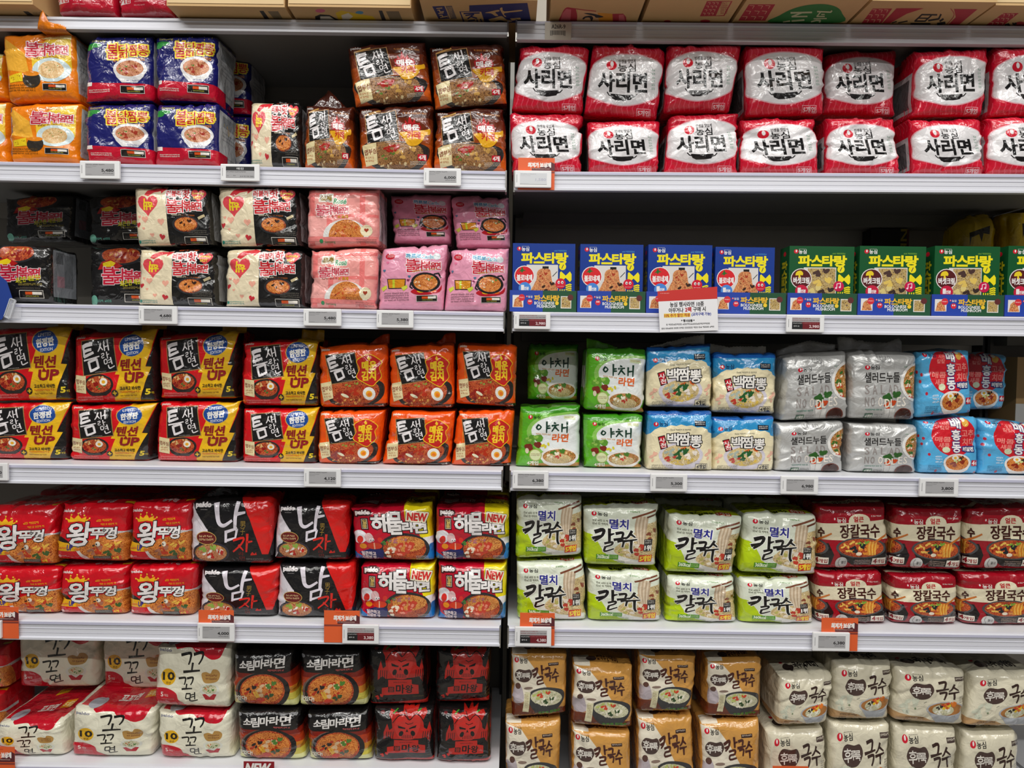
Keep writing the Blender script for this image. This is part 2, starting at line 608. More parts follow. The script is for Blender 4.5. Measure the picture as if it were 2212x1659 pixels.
def _split(T, idx, n, eps=1e-7):
    """cut triangles along all whole-number lines of the function p . n"""
    for _ in range(400):
        f = T @ n
        lo = np.floor(f.min(1) + eps) + 1
        need = f.max(1) > lo + eps
        if not need.any(): break
        S, si, g = T[need], idx[need], f[need] - lo[need][:, None]
        pos = g > 0
        lone_pos = pos.sum(1) == 1
        lone = np.where(lone_pos, pos.argmax(1), (~pos).argmax(1))
        r = np.arange(len(S))
        i0, i1, i2 = lone, (lone + 1) % 3, (lone + 2) % 3
        P0, P1, P2 = S[r, i0], S[r, i1], S[r, i2]
        g0, g1, g2 = g[r, i0], g[r, i1], g[r, i2]
        t1 = (g0 / (g0 - g1))[:, None]; t2 = (g0 / (g0 - g2))[:, None]
        Q1, Q2 = P0 + (P1 - P0) * t1, P0 + (P2 - P0) * t2
        new = np.concatenate((np.stack((P0, Q1, Q2), 1), np.stack((Q1, P1, P2), 1), np.stack((Q1, P2, Q2), 1)))
        ni = np.concatenate((si, si, si))
        T = np.concatenate((T[~need], new)); idx = np.concatenate((idx[~need], ni))
        ar = np.abs((T[:, 1, 0] - T[:, 0, 0]) * (T[:, 2, 1] - T[:, 0, 1]) - (T[:, 1, 1] - T[:, 0, 1]) * (T[:, 2, 0] - T[:, 0, 0]))
        k = ar > 1e-9
        T, idx = T[k], idx[k]
    return T, idx


def _invbil(P, q):
    """picture units to (u, v) on the quad TL, TR, BR, BL; v counts up"""
    TL, TR, BR, BL = [np.array(c, float) for c in q]
    uv = np.full((len(P), 2), 0.5)
    for _ in range(12):
        u, v = uv[:, :1], uv[:, 1:]
        f = BL * (1 - u) * (1 - v) + BR * u * (1 - v) + TR * u * v + TL * (1 - u) * v - P
        du = (BR - BL) * (1 - v) + (TR - TL) * v
        dv = (TL - BL) * (1 - u) + (TR - BR) * u
        det = du[:, 0] * dv[:, 1] - du[:, 1] * dv[:, 0]
        uv[:, 0] -= (f[:, 0] * dv[:, 1] - f[:, 1] * dv[:, 0]) / det
        uv[:, 1] -= (du[:, 0] * f[:, 1] - du[:, 1] * f[:, 0]) / det
    return uv


class Design:
    """a pack print: artwork on the reference quad, zones given directly in (u, v), the film's own colour"""
    def __init__(s, quad, base, draw, zones=(), mk=film):
        art = Art(mk)
        s.base_mat = mk(base)
        ts, ls, ms = [], [], []
        zone_layers = 0
        for c, u0, v0, u1, v1 in zones:
            t = np.array([[(u0, v0), (u1, v0), (u1, v1)], [(u0, v0), (u1, v1), (u0, v1)]], float) * (NA, NB)
            ts.append(t); ls.append(np.full(2, float(zone_layers))); ms.append(np.full(2, art._m(c))); zone_layers += 1
        draw(art)
        for t, l, m in art.tri:
            uv = _invbil(t.reshape(-1, 2), quad)
            ts.append((uv * (NA, NB)).reshape(-1, 3, 2)); ls.append(np.broadcast_to(l, len(t)) + zone_layers); ms.append(np.full(len(t), m))
        T, L, M = np.concatenate(ts), np.concatenate(ls), np.concatenate(ms)
        ar = (T[:, 1, 0] - T[:, 0, 0]) * (T[:, 2, 1] - T[:, 0, 1]) - (T[:, 1, 1] - T[:, 0, 1]) * (T[:, 2, 0] - T[:, 0, 0])
        T[ar < 0] = T[ar < 0][:, ::-1]
        k = np.abs(ar) > 1e-9
        T, L, M = T[k], L[k], M[k]
        # drop what lies wholly outside the sheet before cutting
        k = (T[:, :, 1].max(1) > 0) & (T[:, :, 1].min(1) < NB + ND) & (T[:, :, 0].max(1) > -ND) & (T[:, :, 0].min(1) < NA + ND)
        T, L, M = T[k], L[k], M[k]
        idx = np.arange(len(T))
        for n in ((1, 0), (0, 1), (1, -1)):
            T, idx = _split(T, idx, np.array(n, float))
        L, M = L[idx], M[idx]
        ar = (T[:, 1, 0] - T[:, 0, 0]) * (T[:, 2, 1] - T[:, 0, 1]) - (T[:, 1, 1] - T[:, 0, 1]) * (T[:, 2, 0] - T[:, 0, 0])
        T[ar < 0] = T[ar < 0][:, ::-1]
        c = T.mean(1)
        ok = (c[:, 1] > 0) & (c[:, 1] < NB + ND) & (c[:, 0] > -ND) & (c[:, 0] < NA + ND)
        ok &= ~((c[:, 1] > NB) & ((c[:, 0] < 0) | (c[:, 0] > NA)))
        T, L, M, c = T[ok], L[ok], M[ok], c[ok]
        vv = T.reshape(-1, 2); lv = np.repeat(L, 3)
        key = np.stack((np.round(lv * 8), np.round(vv[:, 0] * 2e4), np.round(vv[:, 1] * 2e4)), 1).astype(np.int64)
        _, first, inv = np.unique(key, axis=0, return_index=True, return_inverse=True)
        inv = inv.ravel()
        s.T = inv.reshape(-1, 3); s.M = M
        s.ab, s.L = vv[first], lv[first]
        cc = np.repeat(c, 3, 0)[first]
        ia, ib = np.floor(cc[:, 0]).astype(int), np.floor(cc[:, 1]).astype(int)
        low = (cc[:, 0] - ia) >= (cc[:, 1] - ib)
        u, v = s.ab[:, 0] - ia, s.ab[:, 1] - ib
        g = GRID
        i0 = g[ia + ND, ib]; i3 = g[ia + 1 + ND, ib + 1]
        i1 = np.where(low, g[ia + 1 + ND, ib], g[ia + ND, ib + 1])
        s.vi = np.stack((i0, i1, i3), 1)
        s.vw = np.where(low[:, None], np.stack((1 - u, u - v, v), 1), np.stack((1 - v, v - u, u), 1))
        s.mats = [s.base_mat] + art.mats
        bad = (s.vi < 0).any(1)
        if bad.any():
            kt = ~bad[s.T].any(1); s.T, s.M = s.T[kt], s.M[kt]; s.vi[bad] = 0


def _shape(q3, yf, d, seed, r=0.007, bulge=0.007, side=0.004, top=0.004, crumple=1.1, creases=14, topsag=0.0, lean=0.0, tmax=1.06):
    """positions and normals of the pouch surface in the world"""
    rs = np.random.RandomState(seed)
    TL, TR, BR, BL = q3
    w = (np.hypot(*(TR - TL)) + np.hypot(*(BR - BL))) / 2
    h = (np.hypot(*(TL - BL)) + np.hypot(*(TR - BR))) / 2
    hs = np.array((w / 2, d / 2, h / 2))
    r = min(r, hs.min() * 0.8)
    q = CUBE * hs
    inner = np.clip(q, -(hs - r), hs - r)
    dv = q - inner
    n = dv / np.maximum(np.linalg.norm(dv, axis=1), 1e-9)[:, None]
    P = inner + n * r
    x, y, z = CUBE.T
    fx, fy, fz = 1 - x ** 4, 1 - y ** 4, 1 - z ** 4
    P[:, 1] += y * bulge * fx * fz
    P[:, 0] += x * side * fy * fz
    P[:, 2] += np.where(z > 0, z * top, 0) * fx * fy
    # the pouch is gathered a little at its corners
    P[:, 1] += np.where(y < 0, 1, 0) * 0.006 * (np.abs(x) ** 8 + np.abs(z) ** 8)
    # soft dents
    A = np.zeros(len(P))
    for k in range(7):
        kv = rs.normal(size=3) * (26 if k < 4 else 60)
        A += np.sin(P @ kv + rs.uniform(0, 6.28)) * (0.0009 if k < 4 else 0.0005)
    # folds running in from the edges
    for k in range(creases):
        e = rs.randint(4); s0 = rs.uniform(-0.9, 0.9)
        o = [(s0, 1), (s0, -1), (1, s0), (-1, s0)][e]
        ang = math.atan2(-o[1], -o[0]) + rs.uniform(-0.9, 0.9)
        dx, dz = math.cos(ang), math.sin(ang)
        ln = rs.uniform(0.5, 1.3); wd = rs.uniform(0.035, 0.085)
        px, pz = (x - o[0]), (z - o[1])
        al = px * dx + pz * dz; ac = -px * dz + pz * dx
        m = np.exp(-(ac / wd) ** 2) * np.clip(1 - al / ln, 0, 1) * (al > -0.15)
        A += np.where(y < -0.2, 1, 0.5) * m * rs.choice((-1, 1)) * rs.uniform(0.0016, 0.0042)
    # the film stands out a little at its corners
    for sx in (-1, 1):
        for sz in (-1, 1):
            m = np.clip(x * sx, 0, 1) ** 10 * np.clip(z * sz, 0, 1) ** 10 * np.where(y < 0.3, 1, 0.4)
            P[:, 0] += sx * m * rs.uniform(0.0, 0.006) * crumple
            if sz > 0: P[:, 2] += m * rs.uniform(-0.004, 0.006) * crumple
    low = np.clip((z + 1) * 6, 0, 1)                                  # the base stays flat on what carries it
    P += n * (A * crumple * np.where(z < -0.98, 0, low))[:, None]
    s, t = P[:, 0] / w + 0.5, P[:, 2] / h + 0.5
    s, t = np.clip(s, -0.010, 1.010), np.clip(t, -0.01, tmax)
    XZ = (BL * ((1 - s) * (1 - t))[:, None] + BR * (s * (1 - t))[:, None] + TR * (s * t)[:, None] + TL * ((1 - s) * t)[:, None])
    back = (y + 1) / 2
    Y = yf + P[:, 1] + d / 2 + lean * t
    Z = XZ[:, 1] - topsag * back * t
    V = np.stack((XZ[:, 0], Y, Z), 1)
    fn = np.cross(V[BODY_T[:, 1]] - V[BODY_T[:, 0]], V[BODY_T[:, 2]] - V[BODY_T[:, 0]])
    N = np.zeros_like(V)
    for k in range(3): np.add.at(N, BODY_T[:, k], fn)
    N /= np.maximum(np.linalg.norm(N, axis=1), 1e-12)[:, None]
    return V, N


def pouch(name, design, quad, yf, d, seed, floor_z=None, ceil_z=None, **kw):
    """one pack: the film body with its print; quad = pixel corners TL, TR, BR, BL of its face"""
    q3 = []
    for i, (px, py) in enumerate(quad):
        p = at(px, py, yf); q3.append(np.array((p.x, p.z)))
    if floor_z is not None:
        q3[2][1] = q3[3][1] = floor_z + 0.0012
    V, N = _shape(q3, yf, d, seed, **kw)
    if floor_z is not None:
        V[:, 2] = np.maximum(V[:, 2], floor_z + 0.0011)
    if ceil_z is not None:                                            # pressed flat by the shelf above
        V[:, 2] = np.where(V[:, 2] > ceil_z - 0.004, ceil_z - 0.004 * np.exp(-(V[:, 2] - ceil_z + 0.004) / 0.004), V[:, 2])
    loc = (float((q3[2][0] + q3[3][0]) / 2), yf + d / 2, float(min(q3[2][1], q3[3][1])))
    dp = (V[design.vi] * design.vw[:, :, None]).sum(1)
    dn = (N[design.vi] * design.vw[:, :, None]).sum(1)
    dn /= np.maximum(np.linalg.norm(dn, axis=1), 1e-9)[:, None]
    dp = dp + dn * (2.2e-5 * (design.L + 1))[:, None]
    nb = len(V)
    o = mesh_tris(name, np.concatenate((V, dp)), np.concatenate((BODY_T, design.T + nb)),
                  np.concatenate((np.zeros(len(BODY_T), int), design.M + 1)), design.mats, loc, None, np.concatenate((N, dn)))
    return o, V, N


def seal(o, V, mat, a0, a1, k, h, seed, ceil_z=None, back=0.25, wave=0.004, name='end_seal', zig=True, peak=None, fwd=0.0):
    """crimped fin of film standing on the pack's top face, k cells behind its front edge"""
    rs = np.random.RandomState(seed)
    n = 36
    ia = np.linspace(a0 * NA, a1 * NA, n)
    i0 = np.floor(ia).astype(int).clip(0, NA - 1); f = (ia - i0)[:, None]
    base = V[GRID[i0 + ND, NB + k]] * (1 - f) + V[GRID[i0 + 1 + ND, NB + k]] * f
    ph = rs.uniform(0, 6.28, 3)
    t = np.linspace(0, 1, n)
    rows = []
    for j in range(5):
        s = j / 4
        wv = wave * s * (np.sin(t * 9 + ph[0]) + 0.6 * np.sin(t * 21 + ph[1]))
        hh = h * (np.interp(t, *zip(*peak)) if peak is not None else (1 + 0.12 * np.sin(t * 5 + ph[2])))
        P = base.copy()
        P[:, 2] += -0.003 + (hh + 0.003) * s
        P[:, 1] += back * hh * s + wv - fwd * min(1.0, s * 4.0)
        if fwd: P[:, 2] -= (hh * s) * (0.8 if s < 0.3 else 0.0)
        if zig and j == 4: P[:, 2] += 0.0016 * (np.arange(n) % 2)
        if ceil_z is not None: P[:, 2] = np.minimum(P[:, 2], ceil_z)
        rows.append(P)
    th = np.array((0, 0.0009, 0))
    front = np.stack(rows); bk = front + th
    V2 = np.concatenate((front.reshape(-1, 3), bk.reshape(-1, 3))); m = 5 * n
    F = []
    for j in range(4):
        for i in range(n - 1):
            a, b, c, d_ = j * n + i, j * n + i + 1, (j + 1) * n + i + 1, (j + 1) * n + i
            F += [(a, b, c), (a, c, d_), (m + a, m + c, m + b), (m + a, m + d_, m + c)]
    for i in range(n - 1):
        a, b = 4 * n + i, 4 * n + i + 1
        F += [(a, b, m + b), (a, m + b, m + a)]
    for i in (0, n - 1):
        for j in range(4):
            a, b = j * n + i, (j + 1) * n + i
            F += [(a, b, m + b), (a, m + b, m + a)]
    s = mesh_tris(name, V2 - np.array(o.location), F, np.zeros(len(F), int), [mat])
    s.parent = o
    return s


# ---------------------------------------------------------------- shelf bays
# height of each shelf surface from the photographed top edge of its price rail
def _z(px, py, y=0.0): return at(px, py, y).z


class Level:
    """height of a shelf surface along x, through two photographed points of its rail's top edge"""
    def __init__(s, p, q):
        a, c = at(*p, 0), at(*q, 0)
        s.k = (c.z - a.z) / (c.x - a.x); s.z0 = a.z - s.k * a.x

    def __call__(s, x): return s.z0 + s.k * x


LEFT_Z = {1: Level((0, 35), (1100, 49)), 2: Level((0, 349), (1095, 370)), 3: Level((100, 656), (1095, 674)),
          4: Level((20, 1000), (1085, 1015)), 5: Level((45, 1336), (1080, 1351)), 6: Level((100, 1649), (1080, 1664))}
RIGHT_Z = {1: Level((1115, 46), (2212, 57)), 2: Level((1110, 370), (2212, 376)), 3: Level((1110, 673), (2212, 684)),
           4: Level((1110, 1016), (2212, 1033)), 5: Level((1110, 1352), (2212, 1367)), 6: Level((1110, 1736), (2212, 1748))}
DEPTH = 0.46
XM = at(1097, 763, 0).x
XL0, XL1 = XM - 1.75, XM - 0.006
XR0, XR1 = XM + 0.006, XM + 1.37

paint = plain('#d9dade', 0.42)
rail_white = plain('#d6d7df', 0.30)
rail_lav = plain('#c3c3d8', 0.30)
rail_line = plain('#cfcfd9', 0.35)
back_paint = plain('#7d786f', 0.45)  # darker copy for the left back panel, shade put into its colour
lit_back_paint = plain('#b9b1a4', 0.4)  # paler copy for the other back panels, light put into its colour
dark_gap = plain('#1a1a1b', 0.6)
chrome = plain('#b9b7b2', 0.25, 0.9)
RAIL_H = 0.046


def bay(name, x0, x1, zs, label, short_top):
    b = empty(name, ((x0 + x1) / 2, 0, 0))
    tag(b, label, 'shelf', 'shop shelving bays')
    mb = MB(); mb.box(x0, x1, DEPTH, DEPTH + 0.012, 0.05, 2.55, back_paint if short_top else lit_back_paint)
    place(mb, 'back_panel', b)
    for x in (x0 + 0.004, x1 - 0.004):
        mb = MB(); mb.box(x - 0.004, x + 0.004, DEPTH - 0.05, DEPTH, 0.02, 2.55, dark_gap)
        place(mb, 'upright', b)
    under = plain('#6f6d69', 0.6)  # darker grey that puts the shade below a shelf into the colour

    def tilt(mb, lv):
        z_ = lv((x0 + x1) / 2)
        mb.v = [(p[0], p[1], p[2] + lv(p[0]) - z_) for p in mb.v]
        return mb
    for k, lv in zs.items():
        z = lv((x0 + x1) / 2)
        mb = MB()
        mb.box(x0 + 0.002, x1 - 0.002, 0.006, DEPTH - 0.004, z - 0.026, z, paint)
        mb.box(x0 + 0.002, x1 - 0.002, 0.007, DEPTH - 0.004, z - 0.028, z - 0.0261, under)  # thin sheet added to carry the painted shade of the underside
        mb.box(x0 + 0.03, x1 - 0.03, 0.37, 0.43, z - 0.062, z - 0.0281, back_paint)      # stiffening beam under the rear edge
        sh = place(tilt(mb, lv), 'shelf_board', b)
        hgt = 0.032 if (short_top and k == 1) else RAIL_H
        mb = MB()
        t = -0.0035
        prof = [(0.006, z), (-0.004, z - 0.001), (-0.009, z - 0.0035), (-0.0095, z - 0.009), (-0.0065, z - 0.0115), (-0.0065 + t * .3, z - hgt + 0.007),
                (-0.0095 + t, z - hgt + 0.005), (-0.0095 + t, z - hgt), (0.006, z - hgt)]
        mb.extrude_x([(a, c) for a, c in prof], x0 + 0.004, x1 - 0.004, rail_white)
        if not (short_top and k == 1):
            for dz in (0.020, 0.030):
                mb.box(x0 + 0.005, x1 - 0.005, -0.0078, -0.006, z - dz - 0.0004, z - dz + 0.0004, rail_line)
            mb.box(x0 + 0.005, x1 - 0.005, -0.0099, -0.009, z - 0.0092, z - 0.0036, rail_lav)
        rl = MB()
        place(tilt(mb, lv), 'price_rail', sh)
        for x in (x0 + 0.0035, x1 - 0.0035):
            e = MB(); e.box(x - 0.0017, x + 0.0017, -0.011, 0.02, z - hgt - 0.004, z - 0.0006, chrome)
            place(tilt(e, lv), 'rail_end_cap', sh)
    return b


def place(mb, name, parent):
    """build in world coordinates under a parent"""
    o = mb.build(name)
    off = Vector((0, 0, 0)); p = parent
    while p is not None: off += p.location; p = p.parent
    o.parent = parent
    o.location = -off
    return o


bay('shelf_bay', XL0, XL1, LEFT_Z, 'white metal shelf bay on the left of the dark centre gap', True)
bay('shelf_bay', XR0, XR1, RIGHT_Z, 'white metal shelf bay on the right of the dark centre gap', False)
bay('shelf_bay', XR1 + 0.008, XR1 + 1.3, RIGHT_Z, 'white metal shelf bay beyond the right picture edge, only its inside showing', False)

# the shop floor and the wall of the aisle behind the bays
mb = MB(); mb.box(-4.5, 4.5, -6.0, 1.2, -0.05, 0.0, plain('#77726a', 0.35)); tag(mb.build('floor'), kind='structure')
mb = MB(); mb.box(-4.5, 4.5, -6.0, 1.2, 3.80, 3.85, plain('#d8d6d0', 0.6)); tag(mb.build('ceiling'), kind='structure')
mb = MB(); mb.box(-4.5, 4.5, 1.10, 1.2, 0.0, 3.80, plain('#c9c7c2', 0.6)); tag(mb.build('wall_back'), kind='structure')

# ---------------------------------------------------------------- the prints
NOODLE = food(['#8a3a18', '#d07a30', '#e8b060', '#b8521e'])
REDSOUP = food(['#5e100a', '#b03018', '#d07038', '#80190f'])
PINKSOUP = food(['#8e3a26', '#c87a52', '#dca878', '#a84a30'])
CREAMY = food(['#c08a50', '#e4c890', '#d8a060', '#e8dcb0'])
ORANGE = food(['#7e2c10', '#d06e24', '#e8a050', '#a84418'])
BEIGE = food(['#8a7450', '#d8c494', '#c8a860', '#ece0c0'])
BROWN = food(['#2e1810', '#84542c', '#b88850', '#4a2614'])
PALE = food(['#8a8a60', '#d8d8b8', '#c0b890', '#e4e0cc'])
MIXED = food(['#6a3018', '#d89040', '#4a7030', '#c83a20', '#e8d090'])
MUSH = food(['#3a2420', '#d8b860', '#8a6040', '#e8d8a0', '#5a3a30'])
BOLO = food(['#8a3018', '#d88050', '#e8b070', '#702414'])
DRK = food(['#2a1810', '#8a3018', '#c05a24', '#4a1c10'])
SILVER = film('#c6c6c4', 0.36, 0.35)
SIDE = film('#b4b6ba', 0.34, 0.2)
Q = {}
DS = {}


def d_cheese(a):
    a.poly('#f5cf3c', [(430, 325), (596, 300), (610, 600), (300, 640), (285, 505), (330, 400)])
    a.poly('#f2e39a', [(350, 330), (596, 290), (600, 330), (430, 345)])
    a.poly('#f2b23a', [(40, 330), (230, 470), (270, 640), (60, 600)])
    a.fine('#b8541a', 340, 318, 520, 362, 2, -.05)
    a.buldak(232, 368, 580, 492, '#c4243c', '#f6ece8', 9, '#b8405a')
    a.fine('#a67a1e', 305, 495, 575, 530, 1, -.06)
    a.bowl('#cfe0e2', CREAMY, 450, 605, 155, 105, k=.68, kk=.74)
    a.blobs('#5f8a3a', 455, 585, 60, 30, 6, 6)
    a.poly('#f0cf22', [(80, 655), (205, 628), (216, 705), (95, 715)])
    a.blobs('#b8901a', 145, 672, 50, 22, 7, 8)
    a.ell('#36302a', 290, 690, 76, 68); a.ell('#e88a1c', 288, 640, 68, 22)
    a.fine('#6a4a12', 80, 730, 320, 795, 3)
    a.heat(380, 722, 575, 780)


Q['cheese'] = [(10, 285), (612, 272), (640, 850), (65, 870)]
DS['cheese'] = ('#ef8310', d_cheese, [('#c3c4c4', 1.04, .12, 1.62, .93), ('#8f9297', 1.1, .70, 1.45, .88), ('#a2a5a9', 1.1, .60, 1.45, .62), ('#a2a5a9', 1.1, .54, 1.45, .56), ('#a2a5a9', 1.1, .48, 1.45, .50), ('#a2a5a9', 1.1, .20, 1.45, .23)])


def d_jjam(a):
    a.poly('#c41330', [(560, 720), (700, 706), (1000, 718), (1290, 722), (1450, 722), (1450, 890), (560, 890)])
    a.ell('#2e8f3e', 810, 385, 70, 22); a.ell('#2e8f3e', 770, 410, 40, 20)
    a.txt('Samyang', '#c9c04a', 780, 330, 905, 360)
    a.blobs('#d8d24a', 1090, 345, 180, 30, 14, 5)
    a.txt('불', '#c1172c', 925, 372, 1018, 505, b=4, out=[('#f4d63c', 12)]); a.txt('닭', '#c1172c', 1022, 382, 1108, 496, b=2.5, out=[('#f4d63c', 10)])
    a.txt('짬', '#c1172c', 1112, 386, 1186, 482, b=3, out=[('#f4d63c', 11)]); a.txt('뽕', '#c1172c', 1190, 390, 1264, 478, b=2, out=[('#f4d63c', 11)])
    a.fine('#ef9a34', 975, 515, 1245, 550, 1, -.06)
    a.bowl('#e4e2e2', PINKSOUP, 1115, 592, 142, 92, deep=.42, k=.82, kk=.75)
    a.blobs('#a83a28', 1110, 600, 70, 36, 8, 18); a.blobs('#4c8a3a', 1060, 590, 40, 25, 6, 9)
    a.fine('#3a4a9a', 1090, 690, 1240, 725, 2)
    a.fine('#efe6e0', 760, 770, 950, 802, 2)
    a.rect('#efe6e0', 735, 705, 790, 740)
    a.heat(1035, 738, 1235, 803)


Q['jjam'] = [(740, 305), (1285, 300), (1285, 860), (705, 870)]
DS['jjam'] = ('#1b1d66', d_jjam, [('#bcbec2', 1.04, .13, 1.75, .93), ('#8f9297', 1.12, .70, 1.5, .88), ('#a2a5a9', 1.12, .60, 1.5, .62), ('#a2a5a9', 1.12, .54, 1.5, .56), ('#a2a5a9', 1.12, .48, 1.5, .50), ('#a2a5a9', 1.12, .20, 1.5, .23), ('#bcbec2', -.75, .13, -.05, .9)])


def d_lovely(a):
    a.poly('#eadcbc', [(1000, 560), (1478, 560), (1476, 800), (1470, 1180), (1000, 1180)])
    a.txt('Samyang', '#b09a68', 1210, 640, 1290, 662)
    a.poly('#d5303a', smooth([(1285, 700), (1320, 660), (1380, 640)], 4, False) + [(1425, 632), (1420, 615), (1485, 652), (1430, 690), (1428, 670), (1370, 680), (1320, 712)])
    a.heart('#dd4a52', 1312, 775, 92)
    a.txt('ㄴ', '#f0d82c', 1282, 732, 1325, 762, b=5); a.txt('ㅐ', '#f0d82c', 1278, 766, 1308, 818, b=5); a.txt('우', '#f0d82c', 1314, 760, 1360, 814, b=5)
    a.heart('#c8323c', 1210, 930, 24); a.heart('#c8323c', 1415, 1025, 26, 15)
    for x, y, r in ((1330, 1010, 18), (1230, 870, 14), (1190, 770, 14), (1420, 910, 30), (1280, 890, 30), (1260, 960, 12)): a.heart('#ecaa94', x, y, r)
    a.fine('#3f9a92', 1212, 1048, 1345, 1078, 2)
    a.ell('#2f8a78', 1200, 1060, 14, 14)
    a.txt('불spicy', '#d8562c', 1515, 608, 1685, 642, b=3)
    a.txt('러블리', '#c9242e', 1482, 668, 1600, 715, b=3, out=[('#f3e9e6', 10)])
    a.txt('핫', '#c9242e', 1612, 660, 1680, 732, b=4, out=[('#f3e9e6', 10)])
    a.heart('#d9434e', 1752, 705, 60)
    a.txt('Lovely', '#f0e04a', 1705, 680, 1795, 706, b=1.5); a.txt('HOT', '#f0e04a', 1715, 712, 1772, 736, b=1.5)
    a.buldak(1478, 735, 1772, 845, '#c9242e', '#f3e9e6', 9)
    a.fine('#d6cab0', 1515, 852, 1600, 872, 1); a.fine('#b8602c', 1605, 858, 1720, 876, 1)
    a.stroke('#c8b890', 20, [(1745, 885), (1790, 862)])
    a.bowl('#2e2e30', DRK, 1635, 932, 118, 70)
    a.ell(ORANGE, 1632, 930, 92, 50); a.blobs('#3a2016', 1630, 918, 50, 22, 5, 16)
    a.fine('#6a645c', 1655, 975, 1810, 1018, 3)
    a.heat(1610, 1025, 1803, 1087)


Q['lovely'] = [(1185, 630), (1830, 640), (1840, 1090), (1175, 1095)]
DS['lovely'] = ('#191818', d_lovely, [('#9c9da0', 1.06, .10, 1.7, .94)])


def d_curry(a):
    a.poly('#6b2a12', [(400, 1010), (2000, 1000), (2000, 1700), (400, 1700)])
    a.poly('#94400f', [(400, 1120), (2000, 1110), (2000, 1700), (400, 1700)])
    a.poly('#b84e14', [(400, 1230), (2000, 1220), (2000, 1700), (400, 1700)])
    a.poly('#d05c16', [(400, 1340), (2000, 1330), (2000, 1700), (400, 1700)])
    a.txt('paldo', '#aca6a2', 912, 935, 1000, 962, b=3)
    a.fine('#b87434', 1270, 955, 1480, 980, 1, .02)
    a.stroke('#b58a4a', 14, [(940, 985), (1075, 945)])
    a.poly('#2b2624', smooth([(915, 1300), (960, 1220), (1230, 1200), (1460, 1230), (1500, 1300), (1400, 1425), (1225, 1460), (1040, 1430)], 4))
    a.poly(BROWN, smooth([(975, 1320), (1020, 1230), (1230, 1210), (1410, 1235), (1440, 1320), (1350, 1410), (1220, 1440), (1070, 1400)], 4))
    a.blobs('#a8241a', 1170, 1258, 70, 26, 16, 20); a.blobs('#c89a50', 1290, 1290, 90, 50, 9, 22)
    a.blobs('#5a7a30', 1140, 1320, 60, 30, 6, 14); a.blobs('#d8c090', 1180, 1400, 130, 30, 10, 14)
    a.teum([(945, 990), (1205, 945), (1240, 1188), (970, 1222)])
    a.poly('#c8262a', [(1270, 1110), (1262, 1060), (1290, 1075), (1290, 1020), (1315, 1050), (1330, 985), (1355, 1045), (1375, 1015), (1385, 1065), (1420, 1045), (1425, 1110), (1350, 1130)])
    a.txt('매운', '#f2ebe8', 1283, 1062, 1415, 1108, b=5, out=[('#b01c22', 12)])
    a.poly('#e6a81c', smooth([(1243, 1130), (1330, 1122), (1460, 1105), (1500, 1090), (1500, 1135), (1460, 1150), (1445, 1190), (1390, 1235), (1320, 1235), (1285, 1185)], 3))
    a.txt('카레', '#c2301c', 1312, 1122, 1422, 1182, b=5)
    a.beltag([(922, 1240), (1042, 1215), (1052, 1385), (950, 1410)])
    a.rect('#c61e30', 1396, 1302, 1470, 1352); a.txt('4개', '#f2e4e0', 1405, 1308, 1460, 1346, b=3)
    a.fine('#e4d8c8', 1330, 1362, 1470, 1395, 3, -.05)


Q['curry'] = [(890, 918), (1525, 885), (1510, 1425), (900, 1430)]
DS['curry'] = ('#45190d', d_curry, [])


def d_sari(a):
    for i in range(-2, 15):
        x = 650 + i * 46
        for y0, y1 in ((395, 500), (850, 1010)):
            pts = [(x + 12 * math.sin((y0 + k * (y1 - y0) / 4) / 22.0) - (y0 - 400) * .11, y0 + k * (y1 - y0) / 4) for k in range(5)]
            a.stroke('#e2495f', 7, pts); a.layer -= 1
    a.nxt()
    lens = [(668, 800), (676, 700), (692, 575), (820, 500), (1000, 474), (1190, 505), (1312, 580), (1285, 700), (1262, 815), (1130, 882), (965, 902), (800, 868)]
    c = (980, 690)
    a.poly('#eba6b0', [(c[0] + (x - c[0]) * 1.03, c[1] + (y - c[1]) * 1.045) for x, y in smooth(lens, 5)])
    a.poly('#e6e3e5', lens, 5)
    a.txt('인생을 맛있게', '#2a2626', 930, 516, 1076, 552, b=1.5)
    a.ell('#d0142e', 868, 568, 45, 43); a.ell('#ece6e6', 872, 556, 15, 26, n=12)
    a.txt('농심', '#191718', 925, 556, 1075, 626, b=3)
    a.txt('사리면', '#151314', 755, 632, 1172, 790, b=10, sh=.03)
    a.poly('#1b1718', [(860, 806), (950, 815), (1055, 814), (1062, 825), (1035, 858), (970, 866), (905, 862), (872, 845)])
    a.stroke('#1b1718', 9, [(832, 792), (850, 818), (872, 826)]); a.stroke('#1b1718', 9, [(1090, 812), (1070, 832), (1050, 838)])
    a.fine('#9ab8a8', 1215, 600, 1245, 780, 6)
    a.rect('#f0a4b0', 1085, 932, 1208, 1002, sh=.05); a.rect('#cf1a34', 1090, 937, 1203, 997, sh=.05)
    a.txt('5개입', '#f3ccd2', 1098, 945, 1196, 990, b=2.5, sh=.08)


def zs_sari():
    return [('#c1c0c2', -.62, .10, -.08, .70), ('#5c5a5c', -.58, .16, -.14, .62), ('#c1c0c2', 1.08, .10, 1.6, .7)]


Q['sari'] = [(715, 392), (1350, 402), (1262, 1008), (650, 960)]
DS['sari'] = ('#cf1632', d_sari, zs_sari())


